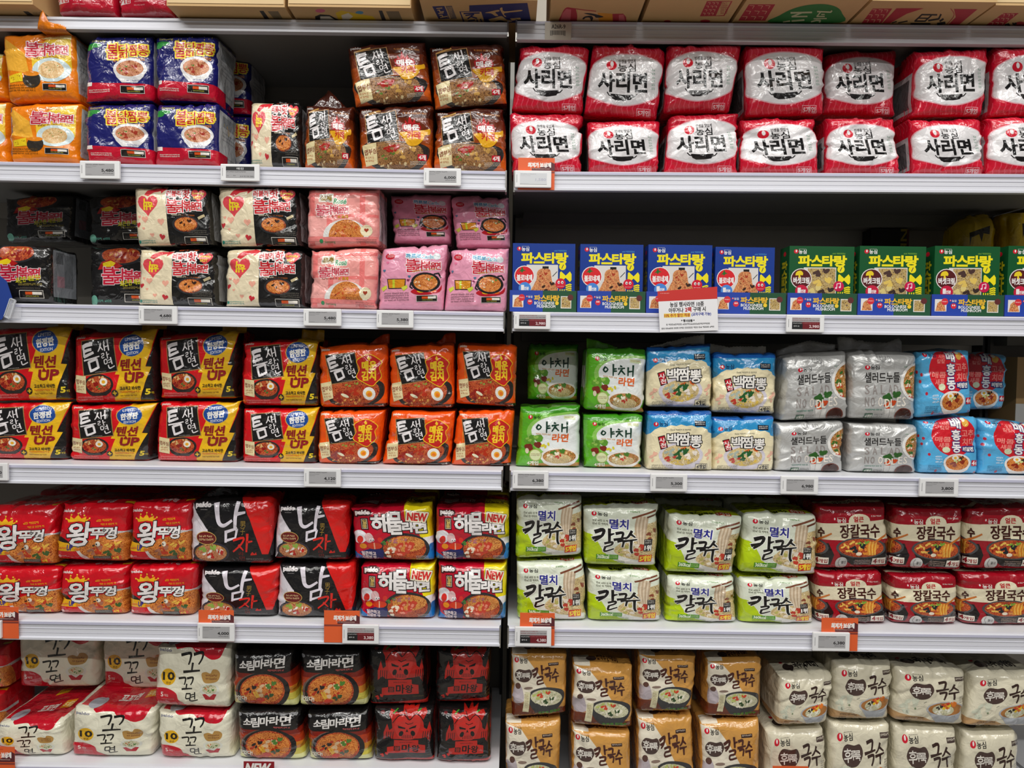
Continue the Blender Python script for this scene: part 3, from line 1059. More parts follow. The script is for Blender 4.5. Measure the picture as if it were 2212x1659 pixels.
def d_buldak(a):
    a.bowl('#2b2b2f', REDSOUP, 150, 655, 185, 82)
    a.blobs('#d8a05a', 150, 650, 110, 40, 10, 14); a.blobs('#8c1f16', 190, 670, 90, 40, 10, 22)
    a.poly('#b01a18', [(0, 710), (70, 690), (170, 740), (120, 765), (-30, 770)])
    a.poly('#eed01c', [(8, 720), (75, 700), (112, 718), (90, 748), (15, 750)])
    a.buldak(5, 752, 352, 885, '#bf1d38', '#e6cdd0', 8)
    a.txt('화끈한 매운맛!', '#c6c01e', 148, 845, 356, 888, b=2, sh=-.14)
    a.fine('#8a7a3a', 170, 900, 370, 930, 1); a.fine('#5a544e', 150, 935, 360, 955, 1)
    a.heat(180, 958, 380, 1022)
    a.ell('#6fae9a', -60, 1010, 30, 40); a.fine('#5a9a8a', -40, 1005, 80, 1035, 1)


Q['buldak'] = [(-120, 590), (418, 600), (422, 1060), (-100, 1060)]
DS['buldak'] = ('#151414', d_buldak, [('#74777c', 1.04, .12, 1.55, .95), ('#55585c', 1.1, .72, 1.25, .92), ('#8c6a72', 1.12, .3, 1.3, .5), ('#5c5f63', 1.3, .3, 1.48, .9), ('#9a9b9e', -.5, .12, -.04, .95)])


def d_rose(a):
    for x in (470, 620, 900): a.rect('#eb7b78', x, 95, x + 46, 600); a.layer -= 1
    for y in (140, 330, 520): a.rect('#eb7b78', 430, y, 1060, y + 26); a.layer -= 1
    a.nxt()
    a.rect('#f3aca6', 440, 340, 620, 520)
    a.txt('로제', '#8f7420', 568, 168, 660, 214, b=4, out=[('#f4ece0', 15)])
    a.txt('Rosé', '#3c9c6c', 682, 196, 785, 240, b=2, out=[('#f4ece0', 6)], sl=.2)
    a.buldak(528, 248, 802, 340, '#c5354a', '#f8eeea', 8)
    a.fine('#8a4a3a', 560, 346, 700, 372, 1, -.05); a.txt('X 로제', '#c89018', 712, 338, 800, 364, b=2)
    a.ell('#e6e4e0', 780, 524, 192, 152, a0=0, a1=180); a.ell(ORANGE, 785, 524, 148, 150, a0=0, a1=180)
    a.blobs('#c4582a', 785, 470, 100, 50, 10, 16)
    a.ell('#f0e4c0', 955, 470, 52, 50); a.heart('#a8402a', 955, 465, 20); a.fine('#a87040', 915, 430, 995, 442, 1)
    a.rect('#ec8884', 430, 524, 1060, 560)
    a.ell('#2f8f58', 572, 558, 16, 18); a.txt('Samyang', '#2f8f58', 600, 555, 690, 578)
    a.fine('#8a4a48', 870, 540, 1040, 580, 3)


Q['rose'] = [(445, 100), (1050, 105), (1050, 590), (450, 610)]
DS['rose'] = ('#f0a09a', d_rose, [('#d8d4d4', 1.05, .1, 1.6, .92)])


def d_carbo(a):
    a.txt('Samyang', '#c58398', 1150, 640, 1240, 665)
    a.ell('#c82034', 1160, 684, 42, 26); a.fine('#f0d8d8', 1135, 674, 1188, 696, 2)
    a.txt('까르보', '#2f98c4', 1298, 660, 1425, 696, b=3, out=[('#eef2f4', 6)])
    a.txt('Carbo', '#8cc4de', 1430, 664, 1545, 698, b=2, out=[('#eef2f4', 5)], sl=.2)
    a.ell('#dfe6ea', 1560, 680, 32, 28)
    a.buldak(1295, 706, 1590, 812, '#c81e36', '#f6eaea', 8)
    a.fine('#c8a050', 1350, 800, 1560, 822, 1, -.1)
    a.poly('#b81a28', smooth([(1335, 975), (1390, 950), (1470, 985), (1560, 965), (1600, 920), (1580, 980), (1470, 1005), (1380, 1000)], 3))
    a.ell('#e8b81e', 1425, 972, 36, 14); a.ell('#e06a1e', 1520, 970, 30, 14)
    a.bowl('#232122', ORANGE, 1462, 900, 124, 84, k=.82)
    a.stroke('#232122', 12, [(1535, 830), (1572, 822), (1590, 860)]); a.stroke('#232122', 12, [(1340, 900), (1330, 935), (1350, 950)])
    a.blobs('#5a8a3a', 1500, 870, 25, 14, 6, 10); a.blobs('#e8dcc0', 1430, 895, 70, 40, 8, 8)
    a.poly('#2a2422', [(1135, 868), (1295, 868), (1290, 950), (1145, 950)])
    a.poly('#d48a1e', [(1142, 874), (1288, 874), (1282, 943), (1152, 943)])
    a.rect('#c3cc34', 1182, 874, 1202, 943)
    for x, y in ((1100, 940), (1275, 940)): a.poly('#ccd44a', [(x - 20, y), (x + 30, y - 20), (x + 35, y + 5), (x, y + 30)])
    for x, y, c in ((1140, 735, '#e87aa0'), (1315, 880, '#8a2a5a'), (1110, 800, '#4a7a9a'), (1325, 850, '#4a7a9a')): a.heart(c, x, y, 13)
    a.fine('#7a5a64', 1110, 980, 1320, 1056, 4)
    a.heat(1382, 1008, 1560, 1062)


Q['carbo'] = [(1085, 618), (1640, 575), (1600, 1140), (1055, 1115)]
DS['carbo'] = ('#e79cb6', d_carbo, [])


def d_tension(a):
    a.poly('#eab81c', [(1862, 560), (2085, 560), (2050, 760), (1962, 1008), (2004, 1012), (1880, 1285), (1665, 1285), (1742, 1060), (1703, 1057), (1850, 740)])
    a.poly('#1b1a19', [(2150, 700), (2060, 760), (2026, 850), (1964, 1007), (2004, 1012), (1882, 1285), (2150, 1285)])
    a.txt('paldo', '#d8b8b0', 1378, 752, 1455, 778, b=3)
    a.ell('#d9b048', 1855, 846, 110, 88); a.ell('#1d4a98', 1855, 846, 103, 82)
    a.txt('한정판', '#eceae4', 1785, 822, 1925, 880, b=5, sh=-.12)
    a.txt('LIMITED', '#d8dce4', 1800, 783, 1905, 806, b=1, sh=-.1); a.txt('EDITION', '#d8dce4', 1812, 892, 1912, 914, b=1, sh=-.1)
    a.bowl('#2a2321', REDSOUP, 1562, 1128, 125, 78, deep=.2)
    a.blobs('#d8b070', 1540, 1090, 70, 22, 8, 14); a.blobs('#4a7030', 1580, 1145, 40, 18, 6, 12); a.blobs('#8e1812', 1510, 1140, 40, 25, 6, 20)
    a.ell('#ece6d8', 1605, 1108, 32, 28); a.ell('#e8a82a', 1605, 1110, 15, 13)
    a.teum([(1430, 795), (1694, 780), (1722, 1028), (1440, 1056)])
    a.txt('텐션', '#8d1a20', 1757, 948, 1928, 1030, b=5, sl=.15)
    a.txt('UP', '#8d1a20', 1788, 1050, 1942, 1120, b=8, sl=.2)
    a.poly('#8d1a20', [(1815, 1060), (1835, 1030), (1858, 1062)])
    a.txt('고소하고 바삭한', '#2a2018', 1737, 1150, 1912, 1178, b=1.5)
    a.fine('#d2601c', 1737, 1184, 1900, 1206, 1); a.fine('#6a4a1a', 1735, 1212, 1880, 1228, 1)
    a.ell('#2a2018', 1692, 1197, 26); a.rect('#e8c020', 1676, 1193, 1708, 1201); a.rect('#e8c020', 1688, 1181, 1696, 1213)
    a.txt('5', '#e8cc2c', 1950, 1175, 1982, 1215, b=4, sl=.15); a.txt('개입', '#e8cc2c', 1986, 1195, 2010, 1212)
    a.beltag([(1363, 1048), (1458, 1062), (1452, 1195), (1355, 1180)])
    a.fine('#ef8a86', 1370, 1215, 1590, 1250, 2)


Q['tension'] = [(1350, 748), (2040, 745), (2010, 1270), (1320, 1265)]
DS['tension'] = ('#d4131c', d_tension, [])


def d_kimchi(a):
    a.txt('paldo', '#e8d0c0', 1180, 838, 1250, 862, b=3)
    a.poly('#2b2523', smooth([(1165, 1190), (1200, 1110), (1400, 1070), (1620, 1105), (1665, 1180), (1600, 1270), (1400, 1325), (1215, 1285)], 4))
    a.poly(REDSOUP, smooth([(1200, 1190), (1240, 1110), (1400, 1085), (1580, 1120), (1620, 1185), (1560, 1260), (1400, 1310), (1240, 1265)], 4))
    a.blobs('#941c12', 1290, 1220, 70, 40, 12, 24); a.blobs('#e0a050', 1330, 1270, 130, 30, 16, 12); a.blobs('#b03018', 1440, 1180, 90, 30, 10, 22)
    a.blobs('#8a9a40', 1390, 1130, 60, 12, 6, 12); a.ell('#e4e0c0', 1320, 1215, 34, 12, 25)
    a.ell('#ebe7e0', 1530, 1207, 54, 52); a.ell('#eda62c', 1530, 1209, 28, 26); a.ell('#e8781c', 1532, 1212, 17, 15)
    a.teum([(1208, 893), (1450, 880), (1468, 1090), (1228, 1118)])
    g = [(1556, 902), (1600, 915), (1655, 965), (1632, 1010), (1642, 1075), (1600, 1118), (1560, 1145), (1490, 1110), (1445, 1070), (1478, 1010), (1462, 950), (1512, 915)]
    a.poly('#f0bf1c', [(1550 + (x - 1550) * 1.07, 1022 + (y - 1022) * 1.05) for x, y in smooth(g, 4)])
    a.poly('#c3231e', g, 4)
    a.poly('#f2c62a', [(1555, 945), (1545, 930), (1558, 908), (1572, 932), (1566, 946)])
    a.txt('매운', '#f2c828', 1500, 952, 1612, 1022, b=6, sl=.1); a.txt('김치', '#f2c828', 1488, 1030, 1600, 1102, b=6, sl=.1)
    a.stroke('#d8a040', 4, [(1208, 1000), (1200, 1100)])
    a.beltag([(1128, 1112), (1225, 1098), (1222, 1230), (1130, 1255)])
    a.rect('#191716', 1465, 1288, 1680, 1330); a.txt('x4', '#d8d0c8', 1590, 1294, 1640, 1320, b=2); a.fine('#b8b0a8', 1475, 1296, 1560, 1312, 2)
    a.fine('#b8380e', 1675, 970, 1684, 1080, 8)


Q['kimchi'] = [(1170, 822), (1710, 822), (1660, 1318), (1080, 1300)]
DS['kimchi'] = ('#ee5610', d_kimchi, [])


def d_veg(a):
    a.poly('#3f8f1e', [(-200, 600), (900, 600), (900, 800), (400, 830), (-200, 830)])
    a.poly('#8cc45a', smooth([(150, 1020), (210, 890), (400, 835), (640, 850), (640, 1180), (300, 1190)], 4))
    a.poly('#e4e8e6', smooth([(190, 1010), (240, 905), (400, 855), (640, 870), (640, 1180), (330, 1190)], 4))
    a.poly('#c08a3c', [(180, 1275), (330, 1262), (700, 1262), (700, 1400), (140, 1400)])
    a.logo(180, 864, 20, 205, 845, 265, 880, ink='#1d3a1c')
    a.rect('#d8e4b8', 470, 855, 570, 885, sh=.1); a.fine('#b86a3a', 478, 862, 562, 878, 1)
    for st in ([(250, 930), (232, 955), (250, 972), (272, 950), (250, 930)], [(322, 905), (318, 1000)], [(322, 945), (350, 940)], [(322, 962), (352, 960)],
               [(385, 915), (400, 920)], [(365, 940), (425, 932)], [(400, 938), (365, 990)], [(395, 955), (425, 985)], [(455, 925), (452, 995)], [(455, 960), (490, 955)], [(500, 905), (496, 1000)]):
        a.stroke('#173c2c', 17, st, 11, sm=2)
    a.fine('#d8a06a', 228, 1002, 355, 1025, 1, .05)
    a.txt('라면', '#df6428', 368, 1012, 506, 1080, b=4, sl=.12)
    a.blobs('#5e9a2e', 200, 1065, 65, 30, 10, 32, el=.9); a.blobs('#8fbc50', 190, 1050, 50, 20, 6, 18); a.blobs('#7a2a1c', 195, 1118, 62, 24, 8, 26, el=.9)
    a.blobs('#d8cc30', 315, 1110, 40, 14, 4, 22); a.ell('#d8ccb0', 150, 1160, 16, 24)
    a.bowl('#ece8e2', MIXED, 428, 1208, 168, 76, deep=.25, k=.86)
    a.ell(BEIGE, 420, 1228, 110, 44); a.blobs('#4c7c2c', 410, 1170, 60, 14, 8, 22); a.blobs('#c2301e', 425, 1208, 26, 12, 4, 18); a.blobs('#efe8d0', 370, 1195, 50, 20, 5, 18)
    a.ell('#a8b860', 222, 1195, 54, 54); a.ell('#dce4b0', 222, 1195, 46, 46); a.fine('#8a3a2a', 185, 1180, 260, 1206, 2)
    a.txt('4개입', '#efe8d4', 150, 1250, 246, 1284, b=3)


Q['veg'] = [(100, 785), (612, 770), (602, 1308), (55, 1303)]
DS['veg'] = ('#5cb024', d_veg, [('#e0e4de', -.5, .35, -.1, .72)])


def d_baek(a):
    top = [(700, 600), (2200, 600), (2200, 1000), (1760, 1030), (1700, 1010)] + [(1690 - i * 45, 985 - 12 * (i % 2) - 32 * math.sin(i / 10 * math.pi)) for i in range(11)] + [(1205, 1020), (1150, 1040), (700, 1000)]
    a.poly('#2f92cb', top)
    a.poly('#1a5aa8', [(700, 500), (2200, 500), (2200, 860), (700, 865)])
    a.poly('#143a78', [(700, 400), (2200, 400), (2200, 800), (700, 800)])
    a.logo(1250, 940, 21, 1278, 912, 1348, 956, ink='#12305a')
    a.rect('#1a2030', 1580, 910, 1678, 958, sh=.05); a.fine('#e8e4dc', 1590, 918, 1670, 950, 2)
    a.fine('#7a7a6a', 1372, 980, 1560, 1002, 1)
    a.bowl('#d6d0da', BEIGE, 1462, 1205, 192, 112, deep=.3, k=.84)
    a.blobs('#d8b850', 1470, 1262, 110, 28, 18, 14); a.blobs('#c03a2a', 1370, 1230, 45, 28, 8, 20); a.blobs('#a8b4a8', 1400, 1180, 90, 30, 10, 22)
    a.blobs('#d8602a', 1520, 1150, 60, 20, 9, 20); a.blobs('#285c2e', 1460, 1195, 55, 40, 11, 30, el=.4); a.blobs('#efe4d8', 1545, 1205, 50, 30, 8, 20)
    a.poly('#171517', [(1262, 1048), (1322, 1032), (1350, 1140), (1288, 1160)]); a.poly('#be1c2a', [(1270, 1054), (1317, 1041), (1341, 1136), (1293, 1150)])
    a.txt('사', '#f2e8e4', 1275, 1058, 1325, 1096, b=2); a.txt('천', '#f2e8e4', 1288, 1102, 1334, 1140, b=2)
    for ch, x0, y0, x1, y1 in (('백', 1346, 1020, 1440, 1118), ('짬', 1442, 1018, 1542, 1122), ('뽕', 1546, 1040, 1640, 1140)):
        a.txt(ch, '#151419', x0, y0, x1, y1, b=16)
    a.nxt()
    for ch, x0, y0, x1, y1 in (('백', 1346, 1020, 1440, 1118), ('짬', 1442, 1018, 1542, 1122), ('뽕', 1546, 1040, 1640, 1140)):
        a.txt(ch, '#f2eee8', x0, y0, x1, y1, b=5)
    a.nxt()
    a.blobs('#eeb8a0', 1225, 1220, 20, 40, 5, 22); a.blobs('#eeb8a0', 1700, 1200, 20, 40, 5, 22)
    a.fine('#8a8470', 1215, 1290, 1400, 1345, 3)
    a.rect('#3a3634', 1588, 1282, 1692, 1330); a.rect('#eee3c0', 1592, 1286, 1688, 1326)
    a.txt('4개입', '#1c1a1a', 1600, 1290, 1680, 1324, b=3)


Q['baek'] = [(1195, 835), (1735, 835), (1748, 1350), (1178, 1338)]
DS['baek'] = ('#eee2bc', d_baek, [])


def d_salad(a):
    a.txt('SALAD', '#8e8e8e', 950, 330, 1070, 392, b=1, sh=.1)
    a.logo(866, 434, 21, 892, 412, 966, 452)
    a.fine('#4a7a5a', 1180, 425, 1270, 445, 1)
    a.txt('샐러드누들', '#2c2a29', 842, 478, 1140, 568, b=3)
    for ch, x in zip('SALAD', (840, 905, 975, 1040, 1090)): a.txt(ch, '#8e8683', x, 590, x + 38, 672, b=1.5)
    for ch, x in zip('NOODLES', (840, 890, 955, 1008, 1062, 1120, 1165)): a.txt(ch, '#8e8683' if x < 940 else '#e8e0d4', x, 698, x + 34, 780, b=1.5)
    a.nxt()
    a.ell('#e4e2de', 1305, 570, 158, 172); a.ell(MIXED, 1310, 570, 136, 150, n=26)
    a.blobs('#c8301c', 1260, 600, 70, 110, 9, 18); a.blobs('#3c6a28', 1250, 560, 70, 110, 12, 20); a.blobs('#e8dcc0', 1250, 590, 60, 110, 10, 16)
    a.blobs('#c8481c', 1055, 765, 50, 38, 12, 20); a.blobs('#2f5c26', 1065, 690, 62, 28, 7, 36, el=.6)
    a.txt('DL', '#efe8d8', 1015, 715, 1090, 790, b=2.5)
    a.poly('#d2d0cc', [(1005, 800), (1105, 800), (1090, 880), (1015, 880)]); a.stroke('#9a9894', 4, [(1055, 805), (1052, 880)])
    a.fine('#4f8a78', 842, 800, 990, 822, 1)
    a.rect('#1c5c3a', 842, 842, 912, 890); a.txt('4개입', '#efece4', 850, 850, 904, 882, b=2)
    a.fine('#6a6866', 922, 848, 1000, 888, 3)
    a.ell('#6a2c1e', 1182, 862, 76, 68); a.ell('#38130c', 1182, 858, 66, 56)


Q['salad'] = [(735, 305), (1300, 335), (1300, 900), (730, 890)]
DS['salad'] = ('SILVER', d_salad, [])


def d_hong(a):
    rnd = random.Random(4)
    for _ in range(46):
        x, y = rnd.uniform(1000, 2100), rnd.uniform(640, 1390)
        a.ell('#bb2a3e', x, y, 12, 14, n=8); a.layer -= 1
    a.nxt()
    a.ell('#d21f2c', 1606, 1030, 192, 182, n=30); a.poly('#d21f2c', [(1540, 1190), (1700, 1180), (1640, 1260), (1590, 1250)])
    a.logo(1385, 908, 20, 1412, 892, 1482, 930, ink='#14304a')
    a.txt('시원', '#f08078', 1510, 905, 1570, 940, b=2, sl=.1); a.txt('칼칼', '#f08078', 1490, 945, 1568, 975, b=2, sl=.1)
    a.txt('매콤', '#f0857c', 1440, 1040, 1575, 1085, b=3, sl=.1); a.txt('새콤', '#f0857c', 1468, 1095, 1560, 1140, b=3, sl=.1)
    a.txt('고추', '#f0857c', 1672, 975, 1775, 1040, b=3); a.txt('치미', '#f0857c', 1680, 1052, 1782, 1115, b=3)
    a.ell('#e8b04a', 1705, 918, 30, 32); a.ell('#f0ead0', 1690, 890, 18, 16); a.ell('#dfe6c0', 1532, 1155, 34, 26)
    for ch, y, h in (('배', 872, 92), ('홍', 980, 88), ('동', 1085, 92)): a.txt(ch, '#232a72', 1585, y, 1660, y + h, b=13, sl=-.05)
    a.nxt()
    for ch, y, h in (('배', 872, 92), ('홍', 980, 88), ('동', 1085, 92)): a.txt(ch, '#f1ecea', 1585, y, 1660, y + h, b=5, sl=-.05)
    a.nxt()
    a.txt('비빔면', '#f1ecea', 1682, 1128, 1780, 1166, b=3, out=[('#232a72', 9)])
    a.bowl('#e8e4e0', ORANGE, 1632, 1270, 122, 82, deep=.3, k=.84)
    a.blobs('#8c2a14', 1630, 1275, 60, 25, 8, 20); a.ell('#efeae0', 1612, 1225, 30, 22); a.ell('#e8b02c', 1612, 1226, 13, 11)
    a.blobs('#cbd490', 1630, 1250, 26, 14, 5, 16); a.blobs('#33221c', 1672, 1225, 18, 12, 4, 16)
    a.rect('#c22036', 1762, 1245, 1826, 1296); a.txt('4', '#f4ecea', 1768, 1252, 1792, 1288, b=3); a.txt('개입', '#f4ecea', 1796, 1262, 1820, 1286, b=1)
    a.fine('#e8eef0', 1440, 1210, 1500, 1280, 3); a.fine('#2e6a8c', 1380, 1295, 1500, 1350, 4)


Q['hong'] = [(1325, 895), (1830, 870), (1842, 1370), (1330, 1380)]
DS['hong'] = ('#55aede', d_hong, [])


def d_king(a):
    a.txt('왕뚜껑', '#cfc6c4', 800, 195, 950, 240, b=3, sl=.2); a.poly('#e8b81c', [(1045, 215), (1112, 200), (1115, 238), (1050, 242)])
    a.fine('#dccfc8', 575, 180, 690, 235, 4)
    a.txt('paldo', '#e8d8d4', 535, 306, 640, 334, b=3)
    a.poly('#211715', smooth([(380, 470), (500, 525), (590, 575), (610, 625), (500, 600), (380, 560)], 3))
    a.poly('#eeb21a', smooth([(380, 540), (500, 580), (640, 605), (735, 640), (690, 665), (560, 668), (380, 640)], 3))
    a.poly('#c9c5c4', [(890, 480), (1085, 500), (1250, 505), (1250, 540), (1080, 535), (890, 510)]); a.fine('#8a8684', 1010, 500, 1060, 512, 1)
    a.poly('#e0d8d4', smooth([(660, 665), (690, 640), (780, 745), (900, 790), (760, 790)], 4))
    a.poly(ORANGE, smooth([(690, 650), (780, 570), (930, 540), (1120, 525), (1130, 790), (900, 780), (760, 735)], 4))
    a.blobs('#b8381c', 880, 650, 110, 40, 12, 24); a.blobs('#e8b84a', 970, 610, 60, 16, 6, 30, el=.3); a.blobs('#a86a50', 820, 660, 60, 40, 8, 22)
    a.blobs('#3e5c28', 960, 678, 70, 24, 9, 22); a.ell('#e8e0d0', 850, 605, 20, 22); a.blobs('#2a201a', 830, 618, 20, 14, 3, 14)
    a.poly('#f0b41e', [(600, 415), (582, 380), (612, 392), (618, 360), (650, 384), (684, 350), (712, 384), (756, 365), (752, 392), (786, 382), (750, 415), (690, 405)])
    for x, y in ((578, 384), (625, 350), (684, 340), (737, 356), (786, 380)): a.ell('#f4c63a', x, y, 8, 8, n=8); a.layer -= 1
    a.nxt()
    ink, wh = '#1d1918', '#ece6e4'
    a.txt('왕', ink, 592, 420, 800, 620, b=22, sl=.12, sh=-.05)
    a.txt('뚜', ink, 798, 465, 905, 560, b=15, sl=.12)
    a.txt('껑', ink, 905, 460, 1010, 560, b=15, sl=.12)
    a.txt('왕', wh, 592, 420, 800, 620, b=10, sl=.12, sh=-.05)
    a.txt('뚜', wh, 798, 465, 905, 560, b=6, sl=.12)
    a.txt('껑', wh, 905, 460, 1010, 560, b=6, sl=.12)
    a.fine('#eda31e', 845, 390, 990, 422, 1, -.04); a.fine('#eda31e', 880, 425, 1028, 452, 1, -.03)
    a.txt('UP', '#2c2a8c', 585, 612, 632, 660, b=3, sl=.2); a.fine('#e0583a', 512, 632, 580, 658, 1); a.ell('#e07a2a', 672, 652, 26, 14)
    a.ell('#efb8b4', 515, 712, 16, 14); a.fine('#e8a8a4', 535, 704, 585, 724, 1)
    a.rect('#2a2620', 802, 712, 955, 752); a.fine('#b8b0a4', 808, 716, 950, 748, 3)
    a.rect('#d8481a', 958, 714, 1032, 748); a.txt('4개', '#f4d42a', 966, 718, 1010, 744, b=2)


Q['king'] = [(525, 262), (1118, 268), (1060, 772), (470, 752)]
DS['king'] = ('#cd1020', d_king, [])


def d_namja(a):
    a.poly('#da1f1c', [(560, 600), (1150, 600), (1150, 790), (900, 1020), (840, 1170), (792, 1168), (690, 930), (608, 782)])
    a.poly('#d6cfd6', [(60, 780), (200, 790), (250, 880), (335, 990), (290, 1060), (200, 1230), (60, 1250)])
    a.txt('paldo', '#e6dfe0', 244, 812, 372, 850, b=6); a.fine('#cfc8c8', 285, 858, 345, 864, 1)
    for st, w0, w1 in (([(415, 822), (425, 880), (440, 950), (480, 970), (545, 935)], 44, 18), ([(590, 815), (575, 900), (568, 1000)], 34, 24), ([(580, 892), (650, 882)], 28, 14)):
        a.stroke('#e4dce6', w0, st, w1, sm=4); a.layer -= 1
    for st, w0, w1 in (([(495, 1010), (492, 1085)], 22, 18), ([(495, 1015), (585, 990)], 22, 16), ([(585, 995), (570, 1060)], 20, 14), ([(492, 1075), (575, 1055)], 20, 12)):
        a.stroke('#e4dce6', w0, st, w1, sm=2); a.layer -= 1
    a.nxt()
    for st, w0, w1 in (([(555, 1072), (640, 1055), (620, 1100), (555, 1150)], 18, 12), ([(600, 1105), (640, 1140)], 16, 8), ([(672, 1030), (665, 1150)], 22, 14), ([(670, 1085), (712, 1078)], 16, 10)):
        a.stroke('#da2a22', w0, st, w1, sm=3); a.layer -= 1
    a.nxt()
    a.txt('男', '#9a7c34', 612, 940, 655, 985); a.txt('子', '#9a7c34', 612, 988, 652, 1035)
    a.txt('라', '#7c1a18', 600, 1150, 645, 1180); a.txt('면', '#7c1a18', 605, 1182, 650, 1212); a.poly('#c8241e', [(700, 1165), (715, 1150), (730, 1165), (745, 1152), (750, 1172), (700, 1175)])
    a.bowl('#35303a', MIXED, 368, 1160, 155, 76, k=.86)
    a.ell(PINKSOUP, 368, 1165, 125, 55); a.blobs('#8fae4a', 340, 1130, 70, 14, 8, 20); a.blobs('#efe8dc', 380, 1165, 90, 30, 11, 16); a.blobs('#c2281e', 400, 1170, 70, 26, 8, 16)
    a.poly('#e2dae0', [(300, 960), (320, 985), (345, 995), (350, 1025), (290, 1025), (285, 985)])
    a.ell('#c8a45a', 335, 1055, 84, 46, 5); a.ell('#6a1c1c', 335, 1055, 79, 41, 5); a.fine('#d8b888', 275, 1035, 395, 1080, 2)
    a.fine('#8a8482', 660, 1195, 800, 1210, 1)


Q['namja'] = [(210, 800), (855, 790), (862, 1240), (190, 1240)]
DS['namja'] = ('#1a181a', d_namja, [])


def d_sea(a):
    a.poly('#f0dc18', [(1335, 600), (1800, 600), (1800, 1080), (1550, 1085), (1450, 1062), (1400, 900), (1335, 900)])
    a.poly('#1f77c2', [(1440, 1200), (1500, 1100), (1700, 1060), (1700, 1400), (700, 1400), (700, 1200), (900, 1190), (1000, 1260), (1300, 1290)])
    a.poly('#e8e4e6', smooth([(1430, 1100), (1490, 1062), (1620, 1075), (1640, 1130), (1530, 1120), (1500, 1160)], 4))
    a.poly('#e6e2e6', smooth([(895, 1020), (960, 990), (1010, 1020), (1015, 1070), (960, 1110), (900, 1090)], 4))
    a.ell('#e0b8b8', 1030, 1060, 36, 46)
    a.txt('paldo', '#efe4e0', 940, 816, 1055, 858, b=6, out=[('#4a1a1e', 12)])
    a.bowl('#2b292c', REDSOUP, 1312, 1160, 205, 138, k=.86)
    a.ell(NOODLE, 1330, 1120, 150, 70); a.blobs('#c8402a', 1290, 1160, 90, 50, 14, 34); a.blobs('#e88a70', 1290, 1170, 80, 50, 12, 16); a.blobs('#efe0c8', 1190, 1190, 40, 50, 12, 18)
    a.blobs('#4a7a34', 1165, 1100, 40, 20, 8, 16); a.blobs('#b06a70', 1260, 1090, 80, 16, 10, 14)
    a.poly('#1f2260', [(935, 1190), (1060, 1150), (1140, 1175), (1130, 1270), (1000, 1250)])
    a.ell('#d23a1c', 1070, 1135, 62, 30); a.rect('#f0b090', 1062, 1105, 1072, 1165); a.ell('#d8322a', 955, 1075, 26, 36, 20); a.ell('#d8322a', 1118, 1080, 20, 24); a.ell('#e08a1e', 975, 1135, 30, 24)
    for x in (1040, 1062): a.ell('#efeaea', x, 1078, 10, 15, n=10); a.ell('#1a1a1c', x + 2, 1082, 4, 7, n=8)
    a.rect('#191617', 975, 880, 1038, 985); a.rect('#d8c8b8', 982, 888, 1031, 977); a.rect('#241a1a', 986, 892, 1027, 973); a.txt('일', '#d8b868', 990, 896, 1023, 932, b=2); a.txt('품', '#d8b868', 990, 936, 1023, 970, b=2)
    sp = (('해', 1064, 855, 1212, 1008), ('물', 1208, 838, 1308, 1030), ('라', 1312, 925, 1402, 1010), ('면', 1402, 925, 1500, 1020))
    for ch, x0, y0, x1, y1 in sp: a.txt(ch, '#191617', x0, y0, x1, y1, b=20)
    a.nxt()
    for ch, x0, y0, x1, y1 in sp: a.txt(ch, '#f1ecea', x0, y0, x1, y1, b=9)
    a.nxt()
    a.txt('NEW', '#d2322e', 1358, 850, 1510, 915, b=6, rot=8, out=[('#f4ecd0', 11), ('#3a1c1c', 14)])
    a.txt('얼큰하고', '#e8d4d8', 955, 1185, 1072, 1220, b=2.5, sh=.06); a.txt('시원한 맛', '#e8d4d8', 955, 1224, 1072, 1256, b=2.5, sh=.06)
    a.rect('#dcd0d2', 960, 640, 1090, 700); a.rect('#dcd0d2', 1120, 650, 1240, 710); a.txt('5개입', '#a8182c', 1130, 658, 1230, 702, b=3)
    a.txt('더 맛있게', '#2a2418', 1345, 680, 1500, 720, b=2)
    a.fine('#c8c0b8', 1400, 1225, 1500, 1262, 4)


Q['sea'] = [(905, 800), (1545, 790), (1535, 1280), (890, 1268)]
DS['sea'] = ('#c2112c', d_sea, [])


